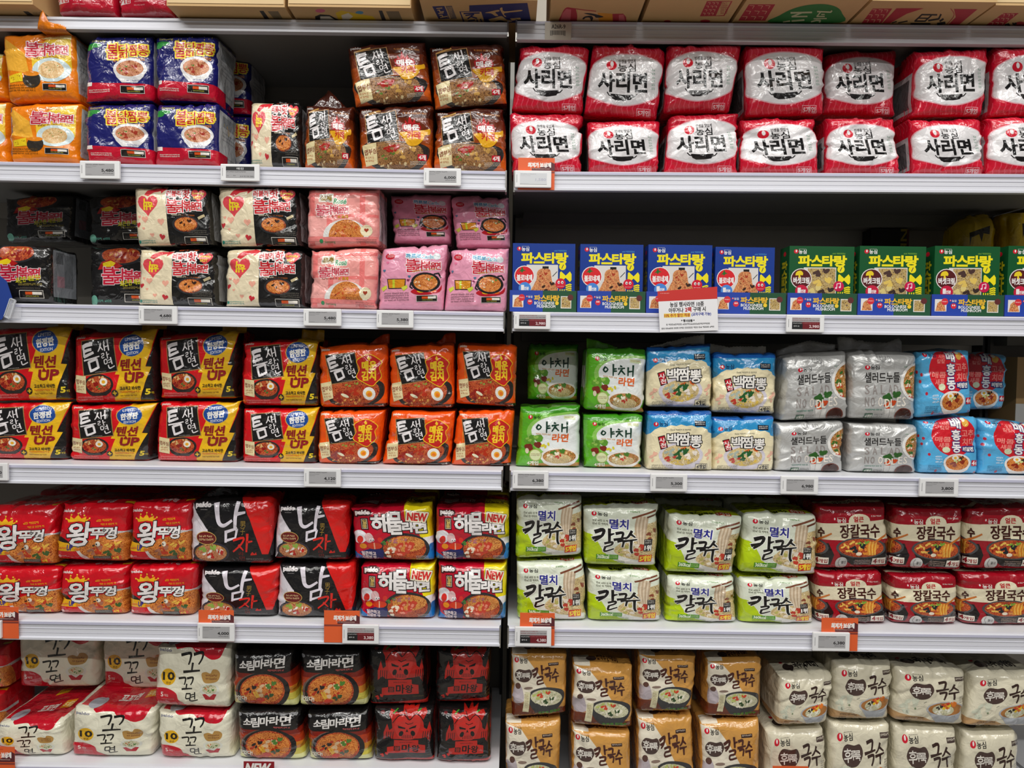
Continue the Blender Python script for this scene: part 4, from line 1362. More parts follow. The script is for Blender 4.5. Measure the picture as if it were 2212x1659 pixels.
def d_anch(a):
    a.poly('#c4d41e', [(-400, 300), (1100, 300), (1100, 690), (640, 715), (300, 740), (70, 760), (-400, 760)])
    a.poly('#b4ce14', smooth([(-400, 1000), (60, 1000), (150, 1040), (230, 1160), (350, 1240), (560, 1262), (700, 1250), (1000, 1240), (1000, 1500), (-400, 1500)], 4))
    a.poly(BEIGE, smooth([(300, 1130), (430, 1010), (560, 900), (800, 880), (800, 1160), (640, 1215), (420, 1200)], 4))
    a.poly('#dedcd6', smooth([(280, 1140), (330, 1170), (480, 1215), (650, 1195), (640, 1250), (450, 1262), (330, 1220)], 4))
    for i in range(7): a.stroke('#dccab0' if i % 2 else '#bfa88c', 15, [(480 + i * 14, 840), (470 + i * 14, 950), (500 + i * 8, 1080)], sm=3); a.layer -= 1
    a.nxt()
    a.stroke('#7a4630', 16, [(440, 855), (620, 785)]); a.stroke('#6a3a28', 16, [(560, 845), (720, 780)])
    a.blobs('#b83a2a', 505, 1120, 38, 50, 12, 22); a.blobs('#e8dcc8', 440, 1120, 60, 60, 9, 20); a.blobs('#b8b060', 380, 1130, 40, 50, 6, 20); a.blobs('#8a4a34', 600, 980, 40, 50, 8, 18)
    a.logo(142, 838, 20, 170, 818, 244, 852)
    a.fine('#5c9a3a', 400, 795, 500, 815, 1)
    a.fine('#6a6a5a', 130, 880, 250, 935, 2, .02)
    a.txt('멸치', '#28288c', 262, 872, 410, 952, b=4, out=[('#eef0e8', 10)])
    sp = [([(150, 985), (215, 965), (205, 1010), (145, 1060)], 26, 12), ([(130, 1040), (200, 1012)], 20, 10), ([(262, 955), (262, 1060)], 20, 16), ([(262, 1005), (300, 992)], 18, 8),
          ([(225, 1075), (285, 1062), (280, 1085), (232, 1105)], 16, 10), ([(232, 1105), (225, 1145), (300, 1120)], 16, 8),
          ([(315, 990), (370, 982), (362, 1025)], 20, 12), ([(300, 1042), (405, 1020)], 18, 10), ([(330, 1055), (375, 1048), (370, 1100)], 18, 12),
          ([(440, 965), (415, 1010), (390, 1030)], 18, 10), ([(432, 990), (470, 1015)], 16, 8), ([(385, 1050), (485, 1032)], 16, 8), ([(440, 1045), (442, 1120), (455, 1150)], 18, 14)]
    for st, w0, w1 in sp: a.stroke('#efeee6', w0 * 1.3 + 14, st, w1 * 1.4 + 12, sm=3); a.layer -= 1
    a.nxt()
    for st, w0, w1 in sp: a.stroke('#1c1a18', w0 * 1.3, st, w1 * 1.4, sm=3); a.layer -= 1
    a.nxt()
    a.rect('#3c3a38', 545, 1025, 612, 1130, sh=-.08); a.fine('#c8c4bc', 552, 1032, 605, 1068, 2); a.txt('1위', '#f2efe8', 553, 1078, 606, 1124, b=4)
    a.rect('#4b8c1c', 158, 1172, 342, 1214); a.txt('360kcal', '#eef4d8', 168, 1176, 265, 1208, b=1.5); a.fine('#b8d490', 272, 1180, 335, 1208, 2)
    a.fine('#6a8a10', 160, 1224, 400, 1250, 2)
    a.rect('#cf2a20', 513, 1165, 620, 1226, sh=-.06); a.txt('5개입', '#f6d83a', 522, 1172, 612, 1220, b=4, sh=-.08)
    a.txt('멸치칼국수', '#25301a', 240, 700, 420, 735, b=3); a.rect('#c22a20', 440, 690, 560, 735); a.txt('5개입', '#f4e8c8', 450, 696, 550, 730, b=2)


Q['anch'] = [(70, 785), (640, 745), (668, 1268), (72, 1275)]
DS['anch'] = ('#dfe5d2', d_anch, [])


def d_jang(a):
    a.poly('#e2d7b8', [(-200, 205), (400, 232), (600, 245), (1060, 232), (1600, 230), (1600, 130), (-200, 130)]); a.poly('#9c0f20', [(-200, 130), (1600, 110), (1600, 200), (900, 196), (-200, 196)])
    a.txt('장칼국수', '#4a2018', 605, 205, 780, 248, b=2); a.rect('#9c1c24', 805, 212, 900, 250); a.txt('4개입', '#e8dcc4', 812, 218, 892, 246, b=2)
    a.poly('#e5dbbd', [(-100, 428), (455, 432), (700, 425), (1060, 400), (1500, 400), (1500, 545), (1060, 560), (760, 575), (455, 570), (-100, 560)])
    a.ell('#e5dbbd', 802, 402, 92, 54); a.rect('#e5dbbd', 708, 400, 896, 450)
    a.txt('얼큰', '#b8202a', 752, 372, 838, 418, b=3)
    a.txt('장칼국수', '#451d15', 630, 438, 978, 552, b=6, sh=-.02)
    a.logo(585, 395, 18, 605, 378, 682, 422, ink='#efe4dc', red='#b01428'); a.fine('#e8d4cc', 905, 362, 1000, 382, 1)
    for dx in (0, -505):
        a.poly('#1b1718', [(600 + dx, 640), (640 + dx, 720), (760 + dx, 800), (1060 + dx, 790), (1085 + dx, 700), (1040 + dx, 600)])
        a.bowl('#4a4a4c', REDSOUP, 818 + dx, 640, 222, 92, k=.9)
        a.blobs('#e8bc58', 740 + dx, 630, 120, 44, 20, 16); a.blobs('#dc8a34', 880 + dx, 650, 90, 46, 16, 18)
        for i in range(6): a.stroke('#efb850' if i % 2 else '#d88a2c', 11, [(880 + dx + i * 14, 585), (868 + dx + i * 14, 640), (880 + dx + i * 12, 700)], sm=3); a.layer -= 1
        a.nxt()
        a.blobs('#22262a', 780 + dx, 640, 60, 34, 9, 26, el=.45); a.blobs('#78a83a', 830 + dx, 598, 44, 12, 5, 22, el=.4); a.ell('#ece0c8', 795 + dx, 690, 26, 16)
        a.stroke('#c8702c', 20, [(930 + dx, 590), (1060 + dx, 515)], 14)
        a.rect('#ece4d6', 920 + dx, 728, 1042 + dx, 786, sh=-.04); a.txt('4', '#8e1a22', 930 + dx, 735, 962 + dx, 778, b=4, sh=-.04); a.txt('개입', '#8e1a22', 966 + dx, 742, 1032 + dx, 776, b=2, sh=-.04)
    a.fine('#b8a090', 765, 742, 908, 792, 3)
    a.ell('#c9c7c4', 650, 772, 56, 54); a.stroke('#8a8886', 6, [(635, 735), (620, 770), (645, 810)], sm=3); a.txt('쫄깃', '#4a4846', 648, 755, 690, 780, b=1)
    a.txt('수', '#451d15', 455, 470, 500, 545, b=6)


Q['jang'] = [(460, 282), (1052, 272), (1080, 820), (455, 832)]
DS['jang'] = ('#9c0f20', d_jang, [])


def d_kko(a):
    a.poly('#c41328', [(640, 300), (1270, 300), (1262, 780)] + smooth([(1255, 800), (1225, 850), (1150, 862), (1080, 830), (1000, 800), (960, 768), (880, 765), (820, 772)], 3, False) + [(785, 740)])
    a.txt('paldo', '#8a8a96', 655, 762, 770, 790, b=3, sh=.12)
    ink = '#191714'
    for st, w0, w1 in (([(868, 815), (950, 806), (952, 850), (935, 890)], 24, 14), ([(985, 815), (1062, 806), (1060, 850), (1030, 890)], 24, 12), ([(975, 880), (965, 935)], 20, 16), ([(890, 945), (1040, 938)], 22, 14),
                       ([(845, 995), (905, 990), (905, 1020), (895, 1045)], 18, 10), ([(925, 995), (975, 990), (972, 1020), (955, 1045)], 18, 10), ([(918, 1040), (912, 1072)], 15, 12), ([(872, 1080), (968, 1074)], 17, 10),
                       ([(912, 1115), (908, 1152), (947, 1147), (950, 1112)], 11, 10), ([(910, 1117), (950, 1113)], 11, 10), ([(990, 1105), (988, 1160)], 12, 10), ([(955, 1125), (985, 1120)], 9, 8), ([(955, 1142), (985, 1138)], 9, 8), ([(945, 1155), (950, 1175), (1015, 1165)], 13, 8)):
        a.stroke(ink, w0, st, w1, sm=4); a.layer -= 1
    a.nxt()
    a.ell('#e5b01c', 742, 985, 72, 66); a.txt('10', '#2a2216', 692, 950, 800, 1008, b=7); a.txt('주년', '#6a4a14', 722, 1022, 765, 1044, b=1)
    a.poly('#b58a48', smooth([(1062, 1000), (1058, 960), (1100, 950), (1140, 962), (1160, 935), (1205, 940), (1228, 975), (1205, 1020), (1140, 1034), (1085, 1032)], 3)); a.fine('#6a2a1a', 1095, 970, 1200, 1018, 2)
    a.ell('#dcdcd0', 1130, 1085, 92, 48); a.ell(PALE, 1130, 1082, 70, 34); a.blobs('#c86a3a', 1105, 1075, 20, 12, 4, 10); a.blobs('#4a7a34', 1140, 1092, 30, 10, 5, 10)
    a.poly('#b2202c', [(1062, 1120), (1090, 1115), (1130, 1140), (1165, 1115), (1195, 1120), (1170, 1160), (1090, 1160)])
    a.poly('#c2182a', smooth([(560, 1120), (605, 1085), (720, 1072), (815, 1110), (838, 1165), (890, 1195), (902, 1250), (560, 1300)], 4))
    a.txt('5', '#f0dcd4', 668, 1108, 692, 1145, b=2); a.txt('개입', '#f0dcd4', 700, 1122, 740, 1142); a.fine('#e09090', 672, 1158, 800, 1170, 1)
    # printing on the top face
    a.txt('꼬꼬면', '#eee0d8', 930, 640, 1090, 690, b=4); a.poly('#e8901c', [(1120, 620), (1220, 610), (1225, 670), (1130, 680)]); a.txt('5개입', '#f8e8a0', 1135, 628, 1212, 664, b=2)
    a.rect('#e2b41c', 890, 500, 1010, 540); a.fine('#7a4a14', 900, 508, 1000, 532, 1); a.ell('#a8a8b0', 780, 690, 70, 40)
    a.fine('#e07a5a', 860, 580, 1100, 600, 1); a.txt('꼬꼬', '#eee0d8', 1080, 430, 1200, 480, b=4)


Q['kko'] = [(625, 725), (1310, 775), (1290, 1235), (600, 1230)]
DS['kko'] = ('#e6e2cc', d_kko, [('#c41328', .05, 1.04, .95, 1.62)])


def d_sodam(a):
    a.poly('#7c1d10', [(100, 425), (1400, 425), (1400, 800), (100, 800)])
    a.poly('#a83818', [(100, 480), (1400, 480), (1400, 800), (100, 800)])
    a.poly('#c07a26', [(100, 560), (1400, 560), (1400, 800), (100, 800)])
    a.poly('#c9bb4c', [(100, 620), (1400, 620), (1400, 800), (100, 800)])
    a.poly('#dcdc9a', [(100, 680), (1400, 680), (1400, 800), (100, 800)])
    a.ell('#6a5850', 652, 610, 250, 182, n=28); a.ell('#1f1c1c', 664, 604, 240, 176, n=28); a.ell(REDSOUP, 655, 602, 205, 156, n=26)
    a.ell(ORANGE, 655, 590, 190, 130)
    a.blobs('#b43418', 620, 610, 150, 110, 16, 22); a.blobs('#d8b48a', 660, 590, 60, 60, 10, 26); a.blobs('#4f7c30', 730, 545, 36, 26, 6, 24); a.blobs('#33502a', 715, 650, 30, 18, 5, 22)
    a.blobs('#241a1a', 555, 580, 36, 28, 5, 22); a.stroke('#d8a83a', 16, [(575, 605), (610, 660)]); a.stroke('#d8a83a', 16, [(600, 600), (625, 655)]); a.ell('#c6321c', 640, 685, 40, 22)
    a.poly('#161414', [(100, 100), (1400, 100), (1400, 400), (905, 425), (860, 440), (440, 436), (395, 420), (100, 400)])
    a.txt('소', '#dcd8d4', 445, 335, 508, 390, b=5, sh=-.1); a.txt('림', '#dcd8d4', 512, 325, 580, 410, b=4, sh=-.1); a.txt('마', '#dcd8d4', 588, 320, 660, 395, b=5, sh=-.1); a.txt('라', '#dcd8d4', 668, 315, 745, 385, b=5, sh=-.1); a.txt('면', '#dcd8d4', 755, 305, 845, 392, b=4, sh=-.08)
    a.fine('#c85a5a', 700, 405, 845, 430, 1)
    a.ell('#8a8a8e', 405, 305, 22, 14)
    a.fine('#8a1c14', 390, 590, 460, 625, 1); a.txt('맛있다!', '#e8e4d0', 385, 645, 512, 688, b=3)


Q['sodam'] = [(385, 272), (900, 262), (972, 745), (378, 742)]
DS['sodam'] = ('#161414', d_sodam, [])


def d_devil(a):
    r = '#b2221a'; k = '#141112'
    a.poly(r, [(900, 690), (985, 705), (1200, 690), (1472, 672), (1600, 660), (1600, 800), (900, 800)])
    a.poly(k, [(985, 690), (1200, 676), (1470, 655), (1475, 670), (1200, 692), (985, 708)])
    # flames and arms
    a.poly(r, [(1050, 500), (1050, 420), (1075, 335), (1095, 400), (1120, 380), (1110, 300), (1085, 260), (1095, 215), (1160, 245), (1200, 235), (1185, 130), (1240, 190), (1262, 100), (1285, 200), (1325, 140), (1320, 230), (1380, 215), (1400, 250),
               (1370, 310), (1380, 380), (1405, 400), (1422, 330), (1440, 420), (1432, 520), (1400, 470), (1360, 480), (1120, 490), (1090, 465)])
    # skull
    a.poly('#c0302a', smooth([(1135, 370), (1160, 285), (1200, 262), (1255, 300), (1310, 262), (1345, 290), (1345, 380), (1310, 470), (1280, 490), (1215, 490), (1170, 460)], 3))
    a.stroke(k, 7, [(1120, 330), (1160, 275), (1215, 262), (1255, 305), (1305, 258), (1350, 285), (1375, 330)], sm=3)
    a.stroke(k, 6, [(1255, 305), (1215, 225)]); a.stroke(k, 6, [(1225, 330), (1250, 345), (1290, 328)])
    a.poly(k, [(1165, 355), (1230, 378), (1225, 388), (1170, 380)]); a.poly(k, [(1318, 352), (1258, 378), (1262, 388), (1312, 378)])
    a.poly(k, [(1232, 418), (1242, 388), (1256, 418), (1244, 412)])
    a.ell(k, 1195, 432, 18, 26, 20); a.ell(k, 1292, 430, 18, 26, -20)
    for x in range(1205, 1290, 14): a.stroke(k, 4, [(x, 445), (x + 1, 478)]); a.layer -= 1
    a.nxt()
    for x0, s in ((1075, 1), (1378, 1)):
        for i in range(4): a.stroke(k, 5, [(x0 + i * 18, 415), (x0 + i * 18 - 6, 520)]); a.layer -= 1
        a.nxt()
    a.stroke('#3a8a2a', 12, [(1120, 250), (1150, 215)]); a.stroke('#3a8a2a', 12, [(1320, 240), (1345, 225)])
    a.poly('#b8261e', [(1140, 498), (1340, 495), (1342, 535), (1398, 545), (1402, 620), (1085, 630), (1085, 570), (1140, 560)])
    a.fine(k, 1185, 515, 1300, 530, 1)
    a.rect('#3a1414', 1140, 558, 1192, 605); a.txt('불', '#8e2a22', 1146, 563, 1186, 600, b=2); a.txt('마', k, 1208, 540, 1280, 615, b=4); a.txt('왕', k, 1288, 545, 1352, 612, b=3)
    a.blobs('#c4261c', 1062, 645, 30, 22, 8, 14); a.fine('#6a5a3a', 1350, 636, 1440, 648, 1)
    a.ell('#6a2024', 1030, 240, 18, 12)


Q['devil'] = [(960, 222), (1440, 232), (1472, 722), (985, 730)]
DS['devil'] = ('#181616', d_devil, [('#a81c18', -.6, .02, -.05, .9), ('#a81c18', 1.06, .3, 1.5, .9)])


def _oval(a, x, y, w, h, parts):
    a.poly('#4a3732', smooth([(x - w, y - h * .1), (x - w * .6, y - h * .9), (x + w * .2, y - h * .75), (x + w * .75, y - h * .8), (x + w, y - h * .05), (x + w * .6, y + h * .8), (x, y + h), (x - w * .6, y + h * .75)], 4))
    for ch, u, v, s in parts: a.txt(ch, '#ece6dc', x + u * w - s * w, y + v * h - s * w, x + u * w + s * w, y + v * h + s * w * 1.1, b=2)


def d_tan(a):
    a.poly('#e9e0cc', [(1108, 290), (1250, 330), (1330, 420), (1420, 560), (1500, 640), (1108, 660)])
    a.poly('#b88a6a', [(1098, 640), (1210, 640), (1210, 668), (1098, 668)])
    a.poly('#6b2f1a', [(500, 650), (1250, 655), (1330, 690), (1560, 720), (2000, 700), (2000, 1100), (500, 1100)])
    a.logo(1152, 332, 20, 1180, 312, 1246, 358)
    a.rect('#3a2620', 1436, 366, 1530, 388); a.fine('#d8c8b8', 1444, 370, 1522, 384, 1)
    _oval(a, 1211, 447, 78, 52, (('후', -.5, -.05, .36), ('루', .05, .05, .24), ('룩', .5, .05, .26)))
    ink = '#4a2018'
    for st, w0, w1 in (([(1290, 420), (1335, 400), (1325, 440), (1300, 465)], 15, 8), ([(1295, 445), (1330, 432)], 12, 7), ([(1375, 382), (1378, 445)], 13, 10), ([(1376, 415), (1402, 410)], 10, 6),
                       ([(1330, 470), (1378, 462), (1374, 488), (1336, 495), (1335, 520), (1388, 512)], 11, 8), ([(1410, 408), (1445, 402), (1442, 432)], 13, 9), ([(1402, 450), (1468, 438)], 13, 7), ([(1415, 465), (1450, 460), (1442, 500)], 12, 8),
                       ([(1500, 412), (1485, 445), (1466, 460)], 12, 7), ([(1496, 432), (1522, 452)], 11, 6), ([(1465, 476), (1526, 468)], 12, 6), ([(1500, 475), (1500, 515)], 12, 9)):
        a.stroke(ink, w0 * 1.45, st, w1 * 1.5, sm=3); a.layer -= 1
    a.nxt()
    a.poly('#b9aeb4', smooth([(1110, 530), (1150, 545), (1190, 530), (1205, 640), (1110, 640)], 3)); a.ell('#5a3a32', 1160, 525, 24, 22); a.ell('#8a7468', 1250, 545, 40, 10)
    a.poly('#38383a', smooth([(1250, 600), (1300, 560), (1420, 548), (1540, 575), (1562, 630), (1520, 700), (1400, 780), (1330, 760), (1262, 680)], 4))
    a.ell(PALE, 1405, 625, 138, 60, 6, n=24)
    a.blobs('#b8c070', 1350, 600, 70, 30, 10, 18); a.blobs('#c8442a', 1380, 600, 60, 18, 7, 16); a.blobs('#2f4a26', 1415, 650, 50, 20, 7, 22, el=.4); a.blobs('#e8e2cc', 1400, 650, 100, 30, 14, 14)
    a.txt('후루룩 칼국수', '#4a8a2c', 1330, 728, 1520, 752, b=2, sh=-.05)
    a.poly('#d9d3ae', [(1222, 572), (1268, 578), (1245, 728), (1192, 720)]); a.fine('#8a6a40', 1215, 590, 1250, 700, 9)
    a.fine('#8a4a34', 1105, 680, 1200, 690, 1)
    a.txt('칼국수 [4개입]', '#4a2018', 1320, 210, 1500, 262, b=2); a.ell('#4a3732', 1270, 235, 46, 26)


Q['tan'] = [(1110, 282), (1610, 300), (1562, 782), (1100, 770)]
DS['tan'] = ('#d2994c', d_tan, [('#e9e0cc', .02, .985, .28, 1.2)])


def d_white(a):
    a.poly('#bd9668', [(600, 760), (1130, 775), (1350, 815), (1420, 850), (1600, 890), (1760, 860), (2300, 850), (2300, 1300), (600, 1300)])
    a.logo(1215, 478, 27, 1252, 452, 1344, 506)
    a.rect('#4c3d38', 1620, 476, 1724, 510, sh=.04); a.fine('#dcd2c0', 1628, 482, 1716, 504, 1)
    _oval(a, 1332, 590, 106, 72, (('후', -.45, -.02, .36), ('루', .08, .02, .24), ('룩', .5, .08, .27)))
    ink = '#38241f'
    for st, w0, w1 in (([(1480, 525), (1535, 515), (1530, 555), (1520, 575)], 18, 11), ([(1458, 590), (1560, 572)], 17, 9), ([(1485, 610), (1540, 602), (1535, 640), (1522, 665)], 17, 11),
                       ([(1612, 535), (1590, 575), (1565, 592)], 15, 9), ([(1606, 560), (1650, 588)], 14, 8), ([(1562, 612), (1655, 600)], 16, 8), ([(1610, 610), (1612, 665)], 16, 12)):
        a.stroke(ink, w0 * 1.25, st, w1 * 1.3, sm=3); a.layer -= 1
    a.nxt()
    a.blobs('#cfd2bd', 1220, 710, 70, 60, 12, 30); a.ell('#7a8a6a', 1272, 735, 9, 9, n=8); a.stroke('#8a8a7a', 5, [(1345, 690), (1370, 680)]); a.fine('#9a9284', 1655, 640, 1700, 700, 4)
    a.bowl('#b2b6bc', '#a8703a', 1535, 745, 168, 62, deep=1.15, k=.9)
    a.ell(PALE, 1510, 752, 90, 46); a.blobs('#e0792a', 1560, 715, 60, 20, 12, 22); a.blobs('#e4c02c', 1530, 725, 40, 16, 6, 16); a.blobs('#2c2622', 1480, 730, 24, 14, 5, 16); a.blobs('#c23a24', 1530, 708, 30, 12, 5, 14); a.blobs('#e8e6d8', 1500, 768, 70, 24, 12, 14)
    a.fine('#6a4a2c', 1190, 800, 1350, 818, 1, .1); a.txt('4개입', '#5a3c24', 1185, 835, 1250, 862, b=1, sh=.12); a.fine('#8a6a48', 1255, 846, 1360, 858, 1, .12)
    a.txt('국수 [4개입]', '#241c1a', 1370, 300, 1640, 365, b=4); a.poly('#3c302c', smooth([(1240, 330), (1280, 305), (1340, 310), (1365, 340), (1320, 365), (1260, 360)], 3)); a.ell('#cf1730', 1255, 290, 20, 10)


Q['white'] = [(1132, 402), (1738, 432), (1692, 910), (1120, 852)]
DS['white'] = ('#dfd8c0', d_white, [])

DESIGN = {}
for _k, (_base, _fn, _zones) in DS.items():
    if _base == 'SILVER':
        DESIGN[_k] = Design(Q[_k], '#c6c6c4', _fn, _zones, mk=lambda c: film(c, 0.36, 0.35) if c == '#c6c6c4' else film(c))
    else:
        DESIGN[_k] = Design(Q[_k], _base, _fn, _zones)

# ---------------------------------------------------------------- packs on the shelves
def atz(px, py, z):
    d = _f0 + CR * ((px - W / 2) / F) - CU * ((py - H / 2) / F)
    return CPOS + d * ((z - CPOS.z) / d.z)


NTH = ['first', 'second', 'third', 'fourth', 'fifth', 'sixth', 'seventh', 'eighth']
DESC = {
    'cheese': 'orange noodle multipack with cheese wedge and plate', 'jjam': 'navy and red noodle multipack with white soup bowl',
    'lovely': 'cream and black noodle multipack with pink hearts', 'curry': 'brown and orange noodle multipack with yellow curry pot',
    'sari': 'red noodle five-pack with white oval', 'buldak': 'black noodle multipack with flame and pink lettering',
    'rose': 'salmon pink noodle multipack with half bowl', 'carbo': 'pale pink noodle multipack with black pan',
    'tension': 'red noodle five-pack with yellow lightning band', 'kimchi': 'orange noodle four-pack with red badge and egg',
    'veg': 'green noodle four-pack with vegetables', 'baek': 'blue and cream noodle four-pack with seafood bowl',
    'salad': 'silver noodle four-pack with salad picture', 'hong': 'sky blue noodle four-pack with red circle',
    'king': 'red noodle multipack with yellow crown', 'namja': 'black noodle multipack with red wedge',
    'sea': 'red and yellow noodle multipack with crab', 'anch': 'white and lime green noodle five-pack',
    'jang': 'dark red noodle four-pack with cream band', 'kko': 'cream noodle multipack with black brush letters',
    'sodam': 'black noodle multipack with large red noodle bowl', 'devil': 'black noodle multipack with red horned skull',
    'tan': 'tan noodle four-pack with dark stone bowl', 'white': 'ivory noodle four-pack with grey bowl',
}
GROUP = {k: v.split(' with ')[0] + 's' + (' with ' + v.split(' with ')[1] if ' with ' in v else '') for k, v in DESC.items()}
PACKS = []


def P(key, layer, TL, TR, BR, BL, yf=0.03, d=0.13, label=None, fin=None, zone=None, **kw):
    PACKS.append((key, layer, (TL, TR, BR, BL), yf, d, label, fin, zone, kw))


U, L = 'upper', 'lower'
# left bay, second shelf from the top of the picture
Z = ('l', 2)
P('cheese', U, (3, 72), (155, 69), (162, 215), (16, 219), zone=Z, label='orange noodle multipack with cheese wedge and peaked torn handle, upper layer', fin=('#ef8310', .62, 1.0, 0, .040, [(0, .15), (.2, 1.0), (.4, .35), (1, .1)]))
P('cheese', L, (19, 225), (168, 222), (165, 350), (21, 350), zone=Z, label='orange noodle multipack with cheese wedge, lying under the peaked orange one')
P('cheese', U, (-142, 112), (7, 110), (12, 214), (-136, 215), .05, zone=Z, label='orange noodle pack cut off by the left picture edge, upper one')
P('cheese', L, (-140, 220), (13, 219), (17, 350), (-140, 350), .04, zone=Z, label='orange noodle pack cut off by the left picture edge, lower one')
P('jjam', U, (187, 80), (325, 77), (325, 216), (179, 219), zone=Z)
P('jjam', L, (181, 224), (324, 222), (327, 352), (187, 352), zone=Z)
P('jjam', U, (332, 75), (468, 72), (463, 220), (336, 215), zone=Z)
P('jjam', L, (340, 225), (468, 224), (468, 356), (333, 354), zone=Z)
P('jjam', U, (415, 120), (538, 118), (538, 246), (415, 244), .19, zone=Z, label='navy and red noodle pack behind the front ones, upper layer')
P('jjam', L, (415, 250), (540, 250), (540, 352), (415, 352), .19, zone=Z, label='navy and red noodle pack behind the front ones, lower layer')
P('lovely', L, (540, 219), (647, 221), (649, 358), (538, 354), .03, .12, zone=Z, label='narrow cream and black noodle pack beside the short brown pack', fin=('#191818', .35, .85, 8, .018, None))
P('curry', L, (660, 226), (760, 228), (760, 358), (656, 358), .03, .13, zone=Z, label='short brown and orange noodle pack with gathered peaked top', fin=('#3a150c', .06, .82, 5, .045, [(0, .1), (.25, .65), (.4, 1.05), (.6, .75), (1, .05)]), topsag=-0.012)
P('curry', U, (750, 97), (916, 89), (929, 216), (768, 230), .03, zone=Z)
P('curry', U, (928, 99), (1086, 92), (1093, 222), (940, 235), .03, zone=Z)
P('curry', L, (776, 233), (933, 225), (932, 360), (778, 362), .03, zone=Z)
P('curry', L, (941, 238), (1090, 228), (1092, 362), (939, 362), .03, zone=Z)
# right bay
Z = ('r', 2)
for q in (((1124, 93), (1273, 99), (1258, 242), (1107, 234)), ((1283, 98), (1440, 101), (1419, 255), (1265, 243)), ((1444, 95), (1602, 96), (1578, 239), (1438, 240)),
          ((1613, 94), (1786, 95), (1780, 244), (1614, 248))):
    P('sari', U, *q, zone=Z, crumple=1.35, creases=14)
P('sari', U, (1789, 110), (1937, 106), (1937, 248), (1783, 242), .055, zone=Z, crumple=1.3, creases=13)
P('sari', U, (1984, 107), (2137, 101), (2127, 248), (1979, 248), zone=Z, crumple=1.35, creases=14)
P('sari', U, (2153, 103), (2310, 101), (2305, 248), (2149, 248), zone=Z, crumple=1.35, creases=14)
for q in (((1103, 243), (1259, 249), (1255, 368), (1107, 368)), ((1271, 258), (1425, 261), (1421, 369), (1275, 368)), ((1449, 248), (1596, 238), (1597, 369), (1439, 369)),
          ((1601, 258), (1766, 252), (1770, 368), (1605, 369)), ((1790, 254), (1935, 255), (1947, 369), (1790, 369)), ((1971, 255), (2122, 254), (2131, 370), (1980, 371)), ((2138, 252), (2290, 253), (2296, 370), (2140, 371))):
    P('sari', L, *q, zone=Z, crumple=1.5, creases=15)
# third shelf, left
Z = ('l', 3)
P('buldak', U, (5, 425), (157, 420), (152, 520), (12, 523), .17, zone=Z)
P('buldak', L, (-30, 530), (105, 532), (107, 650), (-25, 650), .03, .12, zone=Z)
P('buldak', U, (187, 424), (330, 420), (335, 526), (190, 526), .14, zone=Z)
P('buldak', L, (190, 533), (335, 536), (338, 650), (192, 650), .11, zone=Z)
P('lovely', U, (286, 402), (448, 404), (456, 529), (296, 532), zone=Z)
P('lovely', L, (300, 539), (463, 540), (466, 657), (297, 657), zone=Z)
P('lovely', U, (470, 403), (641, 404), (648, 531), (476, 533), zone=Z)
P('lovely', L, (487, 538), (652, 539), (655, 663), (484, 663), zone=Z)
P('rose', U, (663, 406), (816, 407), (816, 529), (664, 534), zone=Z)
P('rose', L, (670, 541), (815, 535), (811, 665), (669, 664), zone=Z)
P('carbo', U, (842, 421), (972, 421), (972, 526), (851, 524), .11, zone=Z)
P('carbo', U, (975, 428), (1098, 425), (1101, 534), (985, 533), .08, zone=Z)
P('carbo', L, (825, 537), (964, 528), (955, 668), (817, 665), zone=Z)
P('carbo', L, (974, 537), (1098, 537), (1092, 670), (960, 667), zone=Z)
# fourth shelf, left
Z = ('l', 4)
ten = ('#eab81c', .68, .98, 8, .022, None)
P('tension', U, (-35, 712), (147, 706), (149, 864), (-30, 867), .05, .14, zone=Z, fin=ten)
P('tension', L, (-40, 873), (144, 871), (138, 998), (-42, 998), .05, .14, zone=Z)
P('tension', U, (157, 726), (332, 714), (332, 867), (157, 871), .05, .14, zone=Z, fin=ten)
P('tension', L, (150, 877), (331, 873), (317, 1001), (148, 1001), .05, .14, zone=Z)
P('tension', U, (341, 727), (512, 714), (503, 861), (344, 861), .05, .14, zone=Z, fin=ten)
P('tension', L, (342, 869), (515, 869), (508, 1001), (335, 1001), .05, .14, zone=Z)
P('tension', U, (522, 739), (687, 732), (685, 877), (522, 876), .05, .14, zone=Z, fin=ten)
P('tension', L, (524, 885), (685, 882), (682, 1003), (522, 1002), .05, .14, zone=Z)
kf = ('#ee5610', .70, 1.0, 6, .024, [(0, 0), (.5, .8), (1, 1)])
P('kimchi', U, (689, 749), (835, 743), (833, 879), (690, 880), .05, zone=Z, fin=kf)
P('kimchi', L, (689, 888), (829, 887), (815, 1009), (686, 1007), .05, zone=Z)
P('kimchi', U, (841, 750), (979, 743), (979, 881), (841, 880), .05, zone=Z, fin=kf)
P('kimchi', L, (846, 889), (981, 889), (970, 1012), (825, 1011), .05, zone=Z)
P('kimchi', U, (989, 740), (1116, 746), (1112, 879), (986, 872), .05, zone=Z)
P('kimchi', L, (989, 889), (1112, 887), (1102, 1011), (975, 1008), .05, zone=Z)
